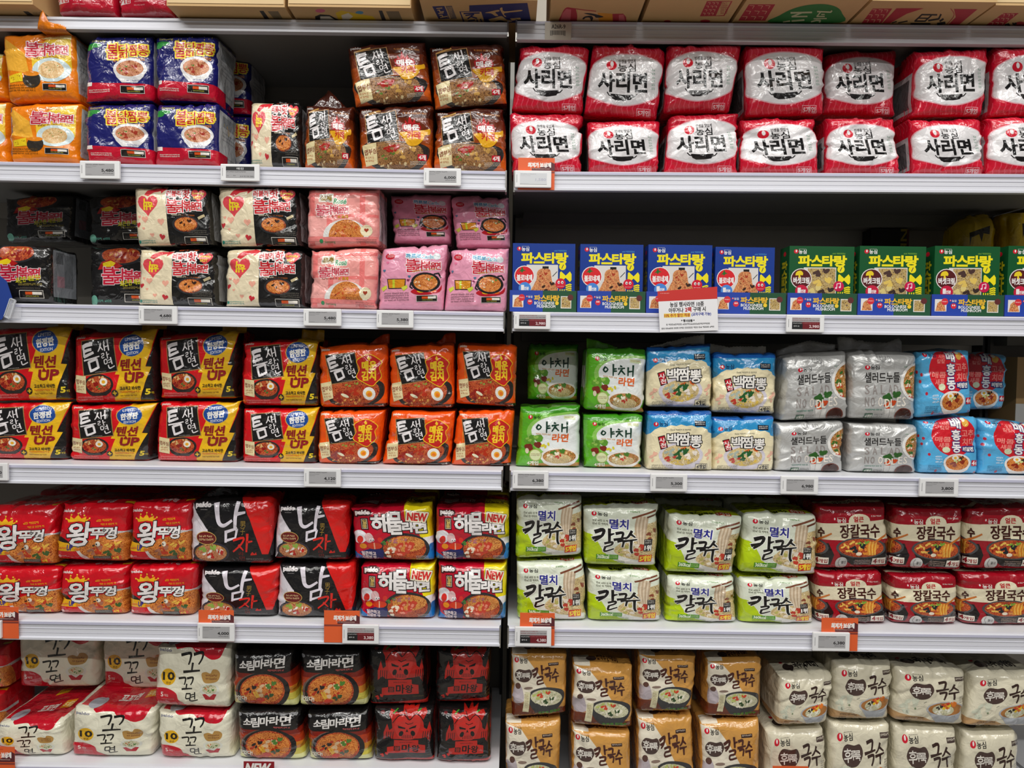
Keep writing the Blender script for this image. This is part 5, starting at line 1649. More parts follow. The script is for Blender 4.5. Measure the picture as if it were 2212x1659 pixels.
# fourth shelf, right
Z = ('r', 4)
P('veg', U, (1141, 745), (1251, 742), (1246, 866), (1141, 863), .15, zone=Z)
P('veg', L, (1126, 881), (1253, 877), (1251, 1011), (1115, 1010), .05, zone=Z)
P('veg', U, (1270, 753), (1394, 757), (1391, 893), (1263, 885), .05, zone=Z, fin=('#5cb024', .02, .55, 4, .020, [(0, 1.2), (.5, .6), (1, .1)]))
P('veg', L, (1263, 898), (1389, 895), (1386, 1013), (1263, 1013), .05, zone=Z)
P('baek', U, (1401, 753), (1537, 742), (1539, 881), (1400, 879), .04, zone=Z, fin=('#e6e0d0', .1, .98, 9, .020, [(0, .1), (.5, .5), (1, 1.1)]))
P('baek', L, (1403, 890), (1538, 890), (1540, 1021), (1399, 1019), .03, zone=Z)
P('baek', U, (1546, 767), (1679, 766), (1677, 895), (1543, 891), .04, zone=Z, fin=('#e6e0d0', .02, .95, 9, .022, [(0, 1.2), (.3, .7), (1, .8)]))
P('baek', L, (1542, 903), (1673, 900), (1672, 1022), (1542, 1015), .04, zone=Z)
P('salad', U, (1697, 772), (1829, 765), (1832, 904), (1690, 909), .04, zone=Z, fin=('#c6c6c4', .02, .98, 8, .024, [(0, .5), (.6, 1.1), (1, .5)]), topsag=-.012)
P('salad', U, (1838, 763), (1980, 768), (1979, 907), (1839, 904), .04, zone=Z, fin=('#c6c6c4', .0, 1.0, 8, .030, [(0, 1.2), (.3, .75), (.75, .7), (.95, 1.2), (1, .9)]), topsag=-.012)
P('salad', L, (1681, 916), (1825, 910), (1823, 1024), (1679, 1023), .04, zone=Z)
P('salad', L, (1839, 913), (1984, 920), (1982, 1027), (1836, 1027), .04, zone=Z)
P('hong', U, (1986, 762), (2099, 755), (2102, 892), (1985, 903), .04, zone=Z)
P('hong', U, (2058, 764), (2180, 767), (2170, 884), (2060, 886), .17, zone=Z, label='sky blue noodle four-pack with red circle, standing half hidden behind another')
P('hong', L, (1988, 908), (2113, 902), (2116, 1027), (1990, 1028), .04, zone=Z)
P('hong', L, (2121, 907), (2250, 917), (2250, 1030), (2119, 1028), .04, zone=Z)
# fifth shelf, left
Z = ('l', 5)
kt = dict(d=.17)
P('king', U, (-24, 1097), (119, 1094), (114, 1221), (-24, 1218), .03, .17, zone=Z)
P('king', L, (-24, 1228), (126, 1226), (123, 1335), (-22, 1334), .03, .17, zone=Z)
P('king', U, (132, 1090), (279, 1090), (267, 1215), (119, 1210), .03, .17, zone=Z)
P('king', L, (130, 1224), (273, 1225), (268, 1340), (127, 1338), .03, .17, zone=Z)
P('king', U, (286, 1088), (409, 1086), (407, 1214), (273, 1212), .03, .17, zone=Z)
P('king', L, (280, 1223), (422, 1223), (413, 1341), (276, 1336), .03, .17, zone=Z)
P('namja', U, (414, 1082), (586, 1076), (584, 1220), (412, 1217), .03, .15, zone=Z, fin=('#1a181a', .05, .5, 5, .028, [(0, .2), (.6, 1.0), (1, .2)]))
P('namja', L, (434, 1230), (599, 1229), (592, 1339), (429, 1337), .03, .15, zone=Z)
P('namja', U, (598, 1091), (751, 1087), (751, 1212), (591, 1209), .03, .15, zone=Z)
P('namja', L, (604, 1222), (763, 1218), (764, 1334), (599, 1333), .03, .15, zone=Z)
P('sea', U, (757, 1100), (929, 1093), (935, 1213), (767, 1210), .03, .18, zone=Z)
P('sea', L, (780, 1222), (938, 1220), (936, 1344), (777, 1340), .03, .18, zone=Z)
P('sea', U, (943, 1098), (1098, 1098), (1098, 1212), (942, 1211), .03, .18, zone=Z)
P('sea', L, (947, 1220), (1094, 1221), (1090, 1343), (946, 1341), .03, .18, zone=Z)
# fifth shelf, right
Z = ('r', 5)
P('anch', U, (1118, 1078), (1256, 1073), (1255, 1201), (1115, 1208), .035, .15, zone=Z)
P('anch', L, (1118, 1218), (1261, 1211), (1266, 1340), (1119, 1341), .035, .15, zone=Z)
P('anch', U, (1263, 1094), (1423, 1094), (1418, 1225), (1265, 1221), .035, .15, zone=Z)
P('anch', L, (1272, 1233), (1425, 1236), (1427, 1341), (1273, 1341), .035, .15, zone=Z)
P('anch', U, (1448, 1113), (1605, 1121), (1584, 1242), (1441, 1237), .035, .15, zone=Z)
P('anch', L, (1446, 1247), (1585, 1249), (1591, 1344), (1441, 1345), .035, .15, zone=Z)
P('anch', U, (1613, 1110), (1766, 1113), (1763, 1244), (1601, 1238), .035, .15, zone=Z)
P('anch', L, (1600, 1251), (1748, 1251), (1760, 1347), (1601, 1344), .035, .15, zone=Z)
P('jang', U, (1770, 1093), (1917, 1090), (1921, 1227), (1769, 1230), .045, .15, zone=Z)
P('jang', L, (1764, 1236), (1907, 1236), (1916, 1352), (1771, 1352), .045, .15, zone=Z)
P('jang', U, (1936, 1096), (2084, 1096), (2079, 1234), (1931, 1228), .045, .15, zone=Z)
P('jang', L, (1928, 1241), (2070, 1243), (2071, 1355), (1932, 1356), .045, .15, zone=Z)
P('jang', U, (2096, 1096), (2245, 1092), (2242, 1231), (2091, 1230), .045, .15, zone=Z)
P('jang', L, (2080, 1241), (2235, 1238), (2235, 1356), (2084, 1357), .045, .15, zone=Z)
# lowest shelf, left
Z = ('l', 6)
P('king', U, (-110, 1398), (10, 1396), (10, 1488), (-110, 1490), .13, .15, zone=Z, label='dark red noodle pack in shadow at the bottom left corner')
P('king', L, (-118, 1500), (0, 1498), (0, 1640), (-118, 1645), .13, .15, zone=Z, label='dark red noodle pack underneath the shadowed one, mostly out of view')
P('kko', U, (39, 1366), (211, 1366), (205, 1486), (39, 1486), .15, .15, zone=Z, label='cream noodle multipack with black brush letters, upper layer, set back, leftmost')
P('kko', U, (220, 1368), (372, 1368), (372, 1490), (220, 1488), .15, .15, zone=Z, label='cream noodle multipack with black brush letters, upper layer, set back, second')
P('kko', U, (338, 1392), (496, 1396), (491, 1533), (334, 1524), .03, .095, zone=Z, label='cream noodle multipack with black brush letters, upper layer, at the front')
P('kko', L, (-8, 1562), (131, 1558), (140, 1650), (-6, 1650), .03, .24, zone=Z, topsag=-.004)
P('kko', L, (157, 1531), (331, 1537), (326, 1652), (152, 1652), .03, .24, zone=Z, topsag=-.004)
P('kko', L, (339, 1538), (496, 1541), (501, 1648), (347, 1646), .03, .2, zone=Z)
P('sodam', U, (505, 1412), (631, 1408), (639, 1529), (503, 1523), .03, .15, zone=Z)
P('sodam', L, (510, 1537), (645, 1535), (657, 1652), (516, 1652), .03, .15, zone=Z)
P('sodam', U, (648, 1410), (777, 1408), (792, 1527), (647, 1527), .03, .15, zone=Z)
P('sodam', L, (662, 1541), (795, 1537), (801, 1654), (668, 1652), .03, .15, zone=Z)
P('devil', U, (795, 1396), (916, 1398), (922, 1523), (800, 1525), .05, .15, zone=Z)
P('devil', L, (809, 1536), (934, 1534), (936, 1654), (809, 1655), .03, .15, zone=Z)
P('devil', U, (943, 1399), (1062, 1399), (1055, 1519), (942, 1519), .06, .15, zone=Z)
P('devil', L, (947, 1537), (1058, 1537), (1059, 1655), (944, 1655), .03, .15, zone=Z)
# lowest shelf, right
Z = ('r', 6)
P('tan', U, (1106, 1412), (1224, 1409), (1221, 1544), (1106, 1553), .03, .14, zone=Z)
P('tan', L, (1093, 1561), (1211, 1558), (1205, 1740), (1094, 1740), .03, .14, zone=Z)
P('tan', U, (1240, 1436), (1366, 1441), (1366, 1576), (1236, 1567), .02, .17, zone=Z)
P('tan', L, (1237, 1577), (1362, 1585), (1360, 1740), (1238, 1740), .02, .14, zone=Z)
P('tan', U, (1382, 1414), (1505, 1418), (1494, 1539), (1380, 1539), .03, .14, zone=Z)
P('tan', L, (1379, 1551), (1499, 1549), (1498, 1740), (1379, 1740), .03, .14, zone=Z)
P('tan', U, (1530, 1428), (1646, 1422), (1644, 1552), (1524, 1549), .03, .14, zone=Z)
P('tan', L, (1516, 1563), (1642, 1558), (1641, 1740), (1516, 1740), .03, .14, zone=Z)
P('white', U, (1686, 1464), (1801, 1460), (1784, 1565), (1680, 1570), .02, .18, zone=Z)
P('white', L, (1659, 1580), (1785, 1574), (1785, 1740), (1659, 1740), .03, .16, zone=Z)
P('white', U, (1806, 1433), (1928, 1435), (1923, 1556), (1799, 1556), .03, .15, zone=Z)
P('white', L, (1796, 1566), (1924, 1565), (1918, 1740), (1794, 1740), .03, .15, zone=Z)
P('white', U, (1940, 1443), (2089, 1451), (2081, 1570), (1936, 1559), .02, .17, zone=Z)
P('white', L, (1935, 1569), (2066, 1577), (2066, 1740), (1934, 1740), .03, .15, zone=Z)
P('white', U, (2107, 1458), (2240, 1453), (2234, 1572), (2089, 1571), .02, .17, zone=Z)
P('white', L, (2084, 1584), (2204, 1583), (2199, 1740), (2080, 1740), .03, .15, zone=Z)

_rank, made = {}, {}
for i, (key, layer, q, yf, d, label, fin, zone, kw) in enumerate(PACKS):
    if label is None: _rank.setdefault((key, layer), []).append((q[0][0], i))
for v in _rank.values(): v.sort()
for i, (key, layer, q, yf, d, label, fin, zone, kw) in enumerate(PACKS):
    zs = LEFT_Z if zone[0] == 'l' else RIGHT_Z
    if zone[1] in (2, 3) and yf == 0.03: yf = 0.005
    xm = at((q[2][0] + q[3][0]) / 2, q[2][1], yf).x
    fz = zs[zone[1]](xm) if layer == L else None
    cz = zs[zone[1] - 1](xm) - 0.0295
    if layer == L: kw = dict(dict(top=0.0015, tmax=1.012), **kw)
    o, V, N = pouch('noodle_pack', DESIGN[key], q, yf, d, 1000 + i * 7, floor_z=fz, ceil_z=cz, **kw)
    if label is None:
        r = [j for _, j in _rank[(key, layer)]]
        k, n = r.index(i), len(r)
        pos = ('only one there' if n == 1 else ('left one' if k == 0 else 'right one') if n == 2 else NTH[k] + ' from left')
        label = f'{DESC[key]}, {layer} layer, {pos}'
    tag(o, label, 'noodle pack', GROUP[key])
    made[i] = (o, label, d)
    if fin:
        c, a0, a1, k, h, pk = fin
        s = seal(o, V, film(c) if c != '#c6c6c4' else SILVER, a0, a1, k, h, 50 + i, ceil_z=None if key == 'cheese' else cz, back=0.0 if key == 'cheese' else 0.25, peak=pk, fwd=0.036 if key == 'cheese' else 0.0, wave=0.0015 if key == 'cheese' else 0.004)


# second rows, of which the tops show over the front packs
for i, (key, layer, q, yf, d, label, fin, zone, kw) in enumerate(PACKS):
    if zone[1] == 5 and layer == U and key in ('king', 'sea', 'anch', 'jang'):
        o, lab, dd = made[i]
        c = o.copy(); COL.objects.link(c)
        c.location = (o.location.x, o.location.y + dd + 0.022, o.location.z + 0.004)
        c['label'] = DESC[key] + ', second row, behind upper ' + lab.rsplit(', ', 1)[1].replace(' from left', '').replace(' one', '') + ' one'

# ---------------------------------------------------------------- flat print on boxes, tags and cards
card = lambda c: plain(c, 0.55)
gloss = lambda c: plain(c, 0.32)


def to_uv(a, quad):
    for i, (t, l, m) in enumerate(a.tri):
        a.tri[i] = (_invbil(t.reshape(-1, 2), quad).reshape(-1, 3, 2), l, m)
    return a


def square(x0, y0, x1, y1): return [(x0, y0), (x1, y0), (x1, y1), (x0, y1)]


FBOLO = food(['#8a3018', '#d88050', '#e8b070', '#702414'], bump=False)
FMUSH = food(['#3a2420', '#d8b860', '#8a6040', '#e8d8a0', '#5a3a30'], bump=False)
PQ = [(32, 575), (565, 580), (560, 1150), (25, 1150)]


def pasta_art(kind):
    a = Art(gloss)
    y = '#efe01e'
    a.logo(86, 622, 19, 108, 600, 170, 642, ink='#eceae6')
    a.fine('#4a90c8' if kind == 'blue' else '#7aa83a', 385, 632, 490, 652, 1)
    for ch, x0, x1, y1 in (('파', 108, 208, 742), ('스', 214, 298, 742), ('타', 304, 396, 742), ('랑', 402, 500, 748)):
        a.txt(ch, y, x0, 658, x1, y1, b=8)
    a.nxt()
    a.ell(y, 457, 772, 30); a.stroke('#1a2a50', 6, [(450, 788), (464, 756)])
    a.rect('#dad6d2', 150, 757, 418, 1010)
    if kind == 'blue':
        a.poly(FBOLO, smooth([(190, 1010), (210, 930), (235, 880), (240, 820), (275, 790), (345, 795), (360, 850), (370, 900), (405, 930), (400, 1010)], 4))
        a.blobs('#3a2016', 330, 940, 50, 40, 6, 18); a.blobs('#a83a20', 290, 850, 30, 30, 5, 14); a.rect('#1c1816', 285, 770, 338, 790)
        a.stroke('#2a2a30', 6, [(410, 815), (372, 855)])
        ring, dot, t = '#d6242c', '#4a88d6', '볼로네제'
    else:
        a.rect(FMUSH, 185, 765, 412, 1010)
        a.blobs('#e0c060', 300, 880, 70, 30, 8, 26); a.blobs('#4a3430', 290, 800, 60, 24, 7, 26); a.blobs('#3a2a26', 330, 960, 60, 26, 7, 24); a.blobs('#dcc880', 240, 950, 40, 30, 7, 24)
        ring, dot, t = '#561c1e', '#c81e40', '버섯크림'
    a.ell('#e8e2e0', 130, 852, 87); a.ell(ring, 130, 852, 80)
    if kind == 'blue': a.poly('#2c6a2a', [(80, 820), (100, 800), (112, 775), (122, 798), (145, 808), (120, 812), (112, 828), (100, 814)])
    else: a.poly('#e8cc2a', smooth([(82, 825), (92, 795), (125, 785), (145, 805), (140, 825), (122, 822), (125, 848), (105, 848), (108, 825)], 3))
    a.txt(t, '#f0ebe8', 66, 842, 196, 894, b=3)
    a.ell(dot, 134, 958, 53); a.txt('1', '#f0ebe8', 104, 932, 126, 972, b=4); a.txt('인분', '#f0ebe8', 130, 945, 168, 972, b=2)
    a.poly(y, [(435, 820), (445, 812), (484, 848), (520, 812), (534, 835), (534, 885), (520, 902), (484, 866), (445, 900), (432, 880)])
    a.ell('#cf1c34' if kind == 'blue' else '#c8184c', 440, 915, 44)
    if kind == 'blue':
        a.ell('#efe8e6', 425, 905, 10, 13); a.ell('#efe8e6', 455, 905, 10, 13); a.ell('#1a1a1a', 427, 907, 4, 6); a.ell('#1a1a1a', 457, 907, 4, 6); a.fine('#efd8d4', 412, 936, 468, 944, 1)
    else:
        a.stroke('#f0d8e0', 6, [(425, 930), (425, 895), (455, 888), (455, 922)]); a.ell('#f0d8e0', 419, 930, 8); a.ell('#f0d8e0', 449, 923, 8)
    for k in range(4): a.stroke(y, 11, [(486, 932 + k * 17), (520, 920 + k * 17), (532, 926 + k * 17)]); a.layer -= 1
    for k in range(3): a.stroke(y, 9, [(436 + k * 18, 965), (436 + k * 18, 1010)]); a.layer -= 1
    a.nxt()
    return to_uv(a, PQ)


def side_art(kind):
    a = Art(gloss)
    a.ell('#c8182c', .5, .10, .14, .035)
    for i, ch in enumerate('파스타랑'): a.txt(ch, '#d8c81c', .22, .22 + i * .13, .78, .33 + i * .13, b=.02)
    for i, (t, l, m) in enumerate(a.tri):
        t = t.copy(); t[:, :, 1] = 1 - t[:, :, 1]; a.tri[i] = (t, l, m)
    return a


def tray_art():
    a = Art(card)
    a.rect('#143a9e', 580.5, 985.5, 870, 1159.5); a.rect('#0f4a2a', 870, 985.5, 1164.5, 1159.5)
    a.rect('#e0dcd8', 605, 1025, 700, 1125); a.poly(FBOLO, [(612, 1122), (625, 1060), (650, 1038), (680, 1060), (696, 1122)]); a.ell('#cf2030', 685, 1045, 28); a.fine('#f0d8d4', 665, 1040, 705, 1052, 1)
    a.logo(730, 1035, 8, 742, 1026, 778, 1046, ink='#e8e4e0'); a.ell('#cf1c34', 757, 1080, 23); a.ell('#efe8e6', 750, 1074, 5, 7); a.ell('#efe8e6', 765, 1074, 5, 7)
    for ch, x0, x1 in (('파', 796, 848), ('스', 852, 902), ('타', 906, 956), ('랑', 960, 1016)): a.txt(ch, '#e8b62a', x0, 1024, x1, 1070, b=3.5)
    a.nxt()
    a.txt('BOLOGNESE', '#e6e6e6', 797, 1077, 972, 1100, b=1.2); a.txt('MUSHROOM', '#e6e6e6', 820, 1104, 980, 1127, b=1.2)
    a.ell('#e8c42a', 995, 1088, 16)
    a.rect('#e0dcd8', 1028, 1030, 1120, 1130); a.rect(FMUSH, 1034, 1036, 1114, 1124); a.ell('#5a1c1e', 1112, 1040, 25)
    return to_uv(a, square(580, 985, 1165, 1160))


PASTA = {'blue': pasta_art('blue'), 'green': pasta_art('green')}
PSIDE = {'blue': side_art('blue'), 'green': side_art('green')}
TRAY = tray_art()
ZR3 = RIGHT_Z[3]
boxes = [('blue', 1108, 1243, 526), ('blue', 1254, 1390, 528), ('blue', 1401, 1539, 529), ('blue', 1546, 1674, 534), ('green', 1706, 1846, 532), ('green', 1858, 2001, 532), ('green', 2020, 2161, 532), ('green', 2179, 2320, 532)]
trays = [(1101, 1245), (1247, 1394), (1396, 1542), (1543, 1698), (1701, 1851), (1853, 2010), (2013, 2169), (2171, 2330)]
for i, ((kind, px0, px1, pt), (t0, t1)) in enumerate(zip(boxes, trays)):
    k = [j for j, b in enumerate(boxes) if b[0] == kind].index(i)
    nm = 'blue pasta box with spaghetti picture' if kind == 'blue' else 'green pasta box with mushroom picture'
    yf, dp = 0.022, 0.062
    a, b_ = at(px0, pt, yf), at(px1, pt, yf)
    x0, x1, z1 = a.x, b_.x, (a.z + b_.z) / 2
    zr = ZR3((x0 + x1) / 2) + 0.0008
    z0 = zr + 0.0022
    col = gloss('#12388e') if kind == 'blue' else gloss('#11522a')
    mb = MB(); mb.box(x0, x1, yf, yf + dp, z0, z1, col)
    o = mb.build('pasta_box', loc=((x0 + x1) / 2, yf + dp / 2, z0),
                 art=[(PASTA[kind], lambda u, v: (x0 + u * (x1 - x0), yf, z0 + v * (z1 - z0)), (0, -1, 0)),
                      (PSIDE[kind], lambda u, v: (x0, yf + dp - u * dp, z0 + v * (z1 - z0)), (-1, 0, 0))])
    tag(o, f'{nm}, {NTH[k]} from left', 'pasta box', 'pasta boxes in the cardboard display trays')
    tx0, tx1 = at(t0, 655, 0.012).x, at(t1, 655, 0.012).x
    tz = zr
    th = at(1100, 628, 0.012).z - at(1100, 674, 0.012).z
    mb = MB(); cb = card('#6a6250')
    mb.box(tx0, tx1, 0.0140, 0.115, tz, tz + 0.0012, cb); mb.box(tx0, tx1, 0.1138, 0.115, tz, tz + th, cb)
    for x in (tx0, tx1 - 0.0012): mb.box(x, x + 0.0012, 0.0140, 0.1138, tz, tz + th, cb)
    o = mb.build('display_tray', loc=((tx0 + tx1) / 2, 0.06, tz))
    tag(o, f'low printed cardboard tray holding the {NTH[k]} {kind} pasta box from left', 'display tray', 'cardboard display trays')
    mb = MB(); mb.box(tx0, tx1, 0.0125, 0.0140, tz, tz + th, card('#143a9e'))
    f = mb.build('front_panel', art=[(TRAY, lambda u, v: (tx0 + u * (tx1 - tx0), 0.0125, tz + v * th), (0, -1, 0))])
    f.parent = o; f.location = -o.location


# ---------------------------------------------------------------- price tags and cards on the rails
def frame(px0, py0, px1, py1, y):
    """world rectangle (x0, x1, z0, z1) that stands at depth y behind a pixel box"""
    cx, cy = (px0 + px1) / 2, (py0 + py1) / 2
    return at(px0, cy, y).x, at(px1, cy, y).x, at(cx, py1, y).z, at(cx, py0, y).z


def price_tag(px0, py0, px1, py1, price, label, kind='grey'):
    yb, yf = -0.0152, -0.0228
    x0, x1, z0, z1 = frame(px0, py0, px1, py1, yf)
    mb = MB(); mb.box(x0, x1, yf, yb, z0, z1, plain('#e9e9ea', 0.35))
    o = mb.build('price_tag', loc=((x0 + x1) / 2, yb, z0), bevel=0.002)
    tag(o, label, 'price tag', 'electronic price tags on the rails')
    w, h = x1 - x0, z1 - z0
    sx0, sx1, sz0, sz1 = x0 + w * .145, x0 + w * .875, z0 + h * .19, z0 + h * .84
    a = Art(lambda c: plain(c, 0.4))
    ink = '#1d1d1f'
    if kind == 'grey':
        a.fine(ink, 2, 3, 66, 10, 1); a.fine('#5a5a5c', 2, 13, 38, 17, 1); a.fine('#5a5a5c', 2, 20, 24, 23, 1)
        if price: a.txt(price, ink, 56, 28, 97, 44, b=.9)
        a.fine(ink, 60, 48, 98, 54, 1); a.fine('#6a6a6c', 2, 55, 22, 58, 1)
        bg = '#a9a8aa'
    elif kind == 'pale':
        a.fine('#a8a8ac', 2, 3, 60, 10, 1); a.fine('#b0b0b4', 2, 13, 38, 17, 1); a.txt(price, '#b6b6c6', 58, 28, 97, 44, b=.4); a.fine('#c0c0c4', 2, 55, 30, 58, 1)
        bg = '#d4d6da'
    elif kind == 'out':
        a.rect(ink, 0, 0, 100, 22); a.txt('매진', '#c8c8c8', 38, 5, 62, 17, b=.5); a.fine(ink, 2, 26, 70, 33, 1); a.fine('#6a6a6c', 3, 48, 10, 54, 1); a.fine('#6a6a6c', 26, 46, 34, 54, 1); a.fine(ink, 50, 50, 98, 57, 1)
        bg = '#a9a8aa'
    else:
        a.fine('#8a2a2c', 2, 2, 66, 9, 1); a.fine('#7a2a2c', 2, 12, 60, 19, 1); a.fine('#3a3a3c', 62, 12, 98, 19, 1)
        a.rect('#1d1d1f', 0, 23, 38, 60); a.rect('#6e1a22', 38, 23, 100, 60)
        a.fine('#c8c8c8', 3, 28, 34, 35, 1); a.fine('#c8c8c8', 6, 42, 26, 52, 1); a.fine('#b86a6c', 32, 27, 96, 33, 1)
        a.txt(price, '#e2cccc', 62, 39, 97, 55, b=.6)
        bg = '#a9a5a6'
    to_uv(a, square(0, 0, 100, 60))
    mb = MB(); mb.box(sx0, sx1, yf - 0.0006, yf + 0.002, sz0, sz1, plain(bg, 0.3))
    s = mb.build('screen', art=[(a, lambda u, v: (sx0 + u * (sx1 - sx0), yf - 0.0006, sz0 + v * (sz1 - sz0)), (0, -1, 0))])
    s.parent = o; s.location = -o.location
    mb = MB(); mb.box(x0 + w * .05, x0 + w * .062, yf - 0.0004, yf + 0.001, z0 + h * .3, z0 + h * .75, plain('#9a9a9c', 0.4))
    s = mb.build('barcode_strip'); s.parent = o; s.location = -o.location
    return o


price_tag(172, 347, 258, 386, '5,480', 'white price tag reading 5,480 under the navy and red packs')
price_tag(476, 354, 560, 391, '', 'white price tag with black header bar and no price', 'out')
price_tag(915, 363, 996, 401, '6,000', 'white price tag reading 6,000')
price_tag(1112, 368, 1191, 405, '1,580', 'pale price tag reading 1,580 under the red five-packs', 'pale')
price_tag(299, 661, 382, 700, '4,680', 'white price tag reading 4,680')
price_tag(655, 667, 737, 704, '5,480', 'white price tag reading 5,480 under the salmon pink packs')
price_tag(813, 670, 893, 708, '5,380', 'white price tag reading 5,380')
price_tag(1110, 674, 1189, 711, '2,980', 'price tag with red field reading 2,980 under the first blue pasta box', 'red')
price_tag(1699, 680, 1781, 718, '2,980', 'price tag with red field reading 2,980 under the first green pasta box', 'red')
price_tag(-66, 1000, 16, 1038, '4,880', 'white price tag cut off by the left picture edge')
price_tag(656, 1012, 736, 1052, '4,120', 'white price tag reading 4,120')
price_tag(1107, 1017, 1185, 1056, '6,380', 'white price tag reading 6,380 under the green four-packs')
price_tag(1405, 1024, 1485, 1062, '5,300', 'white price tag reading 5,300')
price_tag(1687, 1029, 1768, 1068, '6,980', 'white price tag reading 6,980')
price_tag(1987, 1034, 2071, 1073, '3,800', 'white price tag reading 3,800')
price_tag(-78, 1341, 2, 1379, '4,000', 'white price tag edge in front of the leftmost orange card')
price_tag(426, 1347, 506, 1386, '4,000', 'white price tag reading 4,000 below an orange card')
price_tag(739, 1350, 818, 1391, '3,380', 'price tag with red field reading 3,380', 'red')
price_tag(1112, 1355, 1191, 1397, '4,380', 'price tag with red field reading 4,380', 'red')
price_tag(1756, 1367, 1836, 1407, '6,380', 'white price tag reading 6,380 under the dark red four-packs')


def promo(px0, py0, px1, py1, ph, label):
    """orange card slipped into the rail, its printed head ph pixels high"""
    y = -0.0148
    x0, x1, z0, z1 = frame(px0, py0, px1, py1, y)
    Hh = 100.0 * (py1 - py0) / ph
    a = Art(card)
    a.poly('#5a2228', [(300, 100), (300, 44), (268, 30), (215, 62), (118, 100)])
    a.poly('#5a2228', [(112, 78), (300, 78), (300, 100), (112, 100)])
    if Hh > 130: a.rect('#8a3a2c', 0, 104, 300, 118)
    a.fine('#b83a1c', 100, 14, 200, 24, 1)
    a.txt('최저가', '#f2ebe6', 82, 38, 170, 72, b=4); a.txt('보상제', '#f2ebe6', 180, 38, 268, 72, b=4)
    a.fine('#e8c8b8', 100, 82, 262, 90, 1)
    to_uv(a, square(0, 0, 300, Hh))
    mb = MB(); mb.box(x0, x1, y, y + 0.0008, z0, z1, card('#e2602e'))
    o = mb.build('promotion_card', loc=((x0 + x1) / 2, y, z0), art=[(a, lambda u, v: (x0 + u * (x1 - x0), y, z0 + v * (z1 - z0)), (0, -1, 0))])
    tag(o, label, 'promotion card', 'orange lowest price cards')


promo(1119, 341, 1198, 410, 28, 'orange promotion card above the 1,580 price tag')
promo(-36, 1311, 40, 1379, 30, 'orange promotion card at the left edge below the crown packs')
promo(429, 1318, 505, 1386, 28, 'orange promotion card above the 4,000 price tag')
promo(700, 1319, 777, 1388, 29, 'orange promotion card partly behind the 3,380 price tag')
promo(1123, 1324, 1198, 1394, 29, 'orange promotion card above the 4,380 price tag')
promo(1774, 1335, 1853, 1406, 30, 'orange promotion card above the 6,380 tag under dark red packs')
promo(-40, 1613, 32, 1690, 33, 'orange promotion card at the bottom left corner')
promo(1668, 1655, 1745, 1740, 30, 'orange promotion card tip at the bottom edge under ivory packs')

# the large white and red notice, the shelf number, the maroon NEW card
a = Art(card)
a.poly('#c52a24', [(1265, 985), (1775, 945), (1775, 1048), (1270, 1072)])
a.fine('#e8a8a0', 1288, 998, 1365, 1010, 1)
a.txt('농심 행사라면 10종', '#1c1c1e', 1372, 1074, 1660, 1116, b=2, sh=-.03)
a.txt('아무거나', '#1c1c1e', 1362, 1126, 1485, 1166, b=2, sh=-.03); a.txt('2팩', '#b8202a', 1502, 1120, 1552, 1160, b=3, sh=-.03); a.txt('구매 시', '#1c1c1e', 1570, 1116, 1676, 1156, b=2, sh=-.03)
a.rect('#ecc948', 1320, 1172, 1546, 1206, sh=-.03); a.txt('10% 추가 할인 적용', '#a8301c', 1324, 1174, 1542, 1204, b=1.5, sh=-.03); a.txt('(교차구매 가능)', '#2a3a9a', 1556, 1164, 1722, 1196, b=1.5, sh=-.03)
a.txt('* 행사상품 *', '#1c1c1e', 1468, 1224, 1580, 1246, b=1.5, sh=-.02)
a.fine('#1c1c1e', 1340, 1262, 1712, 1284, 1, -.03); a.fine('#1c1c1e', 1300, 1296, 1752, 1318, 1, -.04)
NQ = [(1270, 990), (1772, 950), (1784, 1318), (1285, 1335)]
to_uv(a, NQ)
y = -0.0165
pq = [at(1100 + x * .25316, 380 + yy * .25316, y) for x, yy in NQ]
mb = MB(); mb.prism(pq, (0, 0.0008, 0), card('#e8e7ea'))


def _bil(u, v): return pq[3] * (1 - u) * (1 - v) + pq[2] * u * (1 - v) + pq[1] * u * v + pq[0] * (1 - u) * v


tag(mb.build('promotion_notice', loc=tuple((pq[2] + pq[3]) / 2), art=[(a, _bil, (0, -1, 0))]), 'tilted white notice with red header in front of the blue trays', 'promotion notice')

x0, x1, z0, z1 = frame(1177, 49, 1234, 87, -0.0115)
a = Art(card); a.txt('A26R-9', '#3a3836', 25, 12, 77, 34, b=.8)
rnd = random.Random(2); xx = 20.0
while xx < 78:
    w_ = rnd.uniform(.8, 2.4); a.rect('#2c2a28', xx, 44, xx + w_, 68 if 26 < xx < 72 else 72); a.layer -= 1; xx += w_ + rnd.uniform(.8, 1.8)
a.nxt(); to_uv(a, square(0, 0, 100, 94))
mb = MB(); mb.box(x0, x1, -0.0138, -0.0130, z0, z1, card('#cfc8bb'))
tag(mb.build('shelf_label', loc=((x0 + x1) / 2, -0.013, z0), art=[(a, lambda u, v: (x0 + u * (x1 - x0), -0.0138, z0 + v * (z1 - z0)), (0, -1, 0))]), 'paper shelf label with barcode reading A26R-9', 'shelf label')

x0, x1, z0, z1 = frame(527, 1644, 593, 1690, -0.0115)
a = Art(card); a.txt('NEW', '#ece6e2', 8, 8, 84, 40, b=3, sl=.25); to_uv(a, square(0, 0, 100, 80))
mb = MB(); mb.box(x0, x1, -0.0140, -0.0130, z0, z1, card('#8c1420'))
tag(mb.build('promotion_card', loc=((x0 + x1) / 2, -0.013, z0), art=[(a, lambda u, v: (x0 + u * (x1 - x0), -0.0140, z0 + v * (z1 - z0)), (0, -1, 0))]), 'maroon card reading NEW at the bottom edge', 'promotion card')

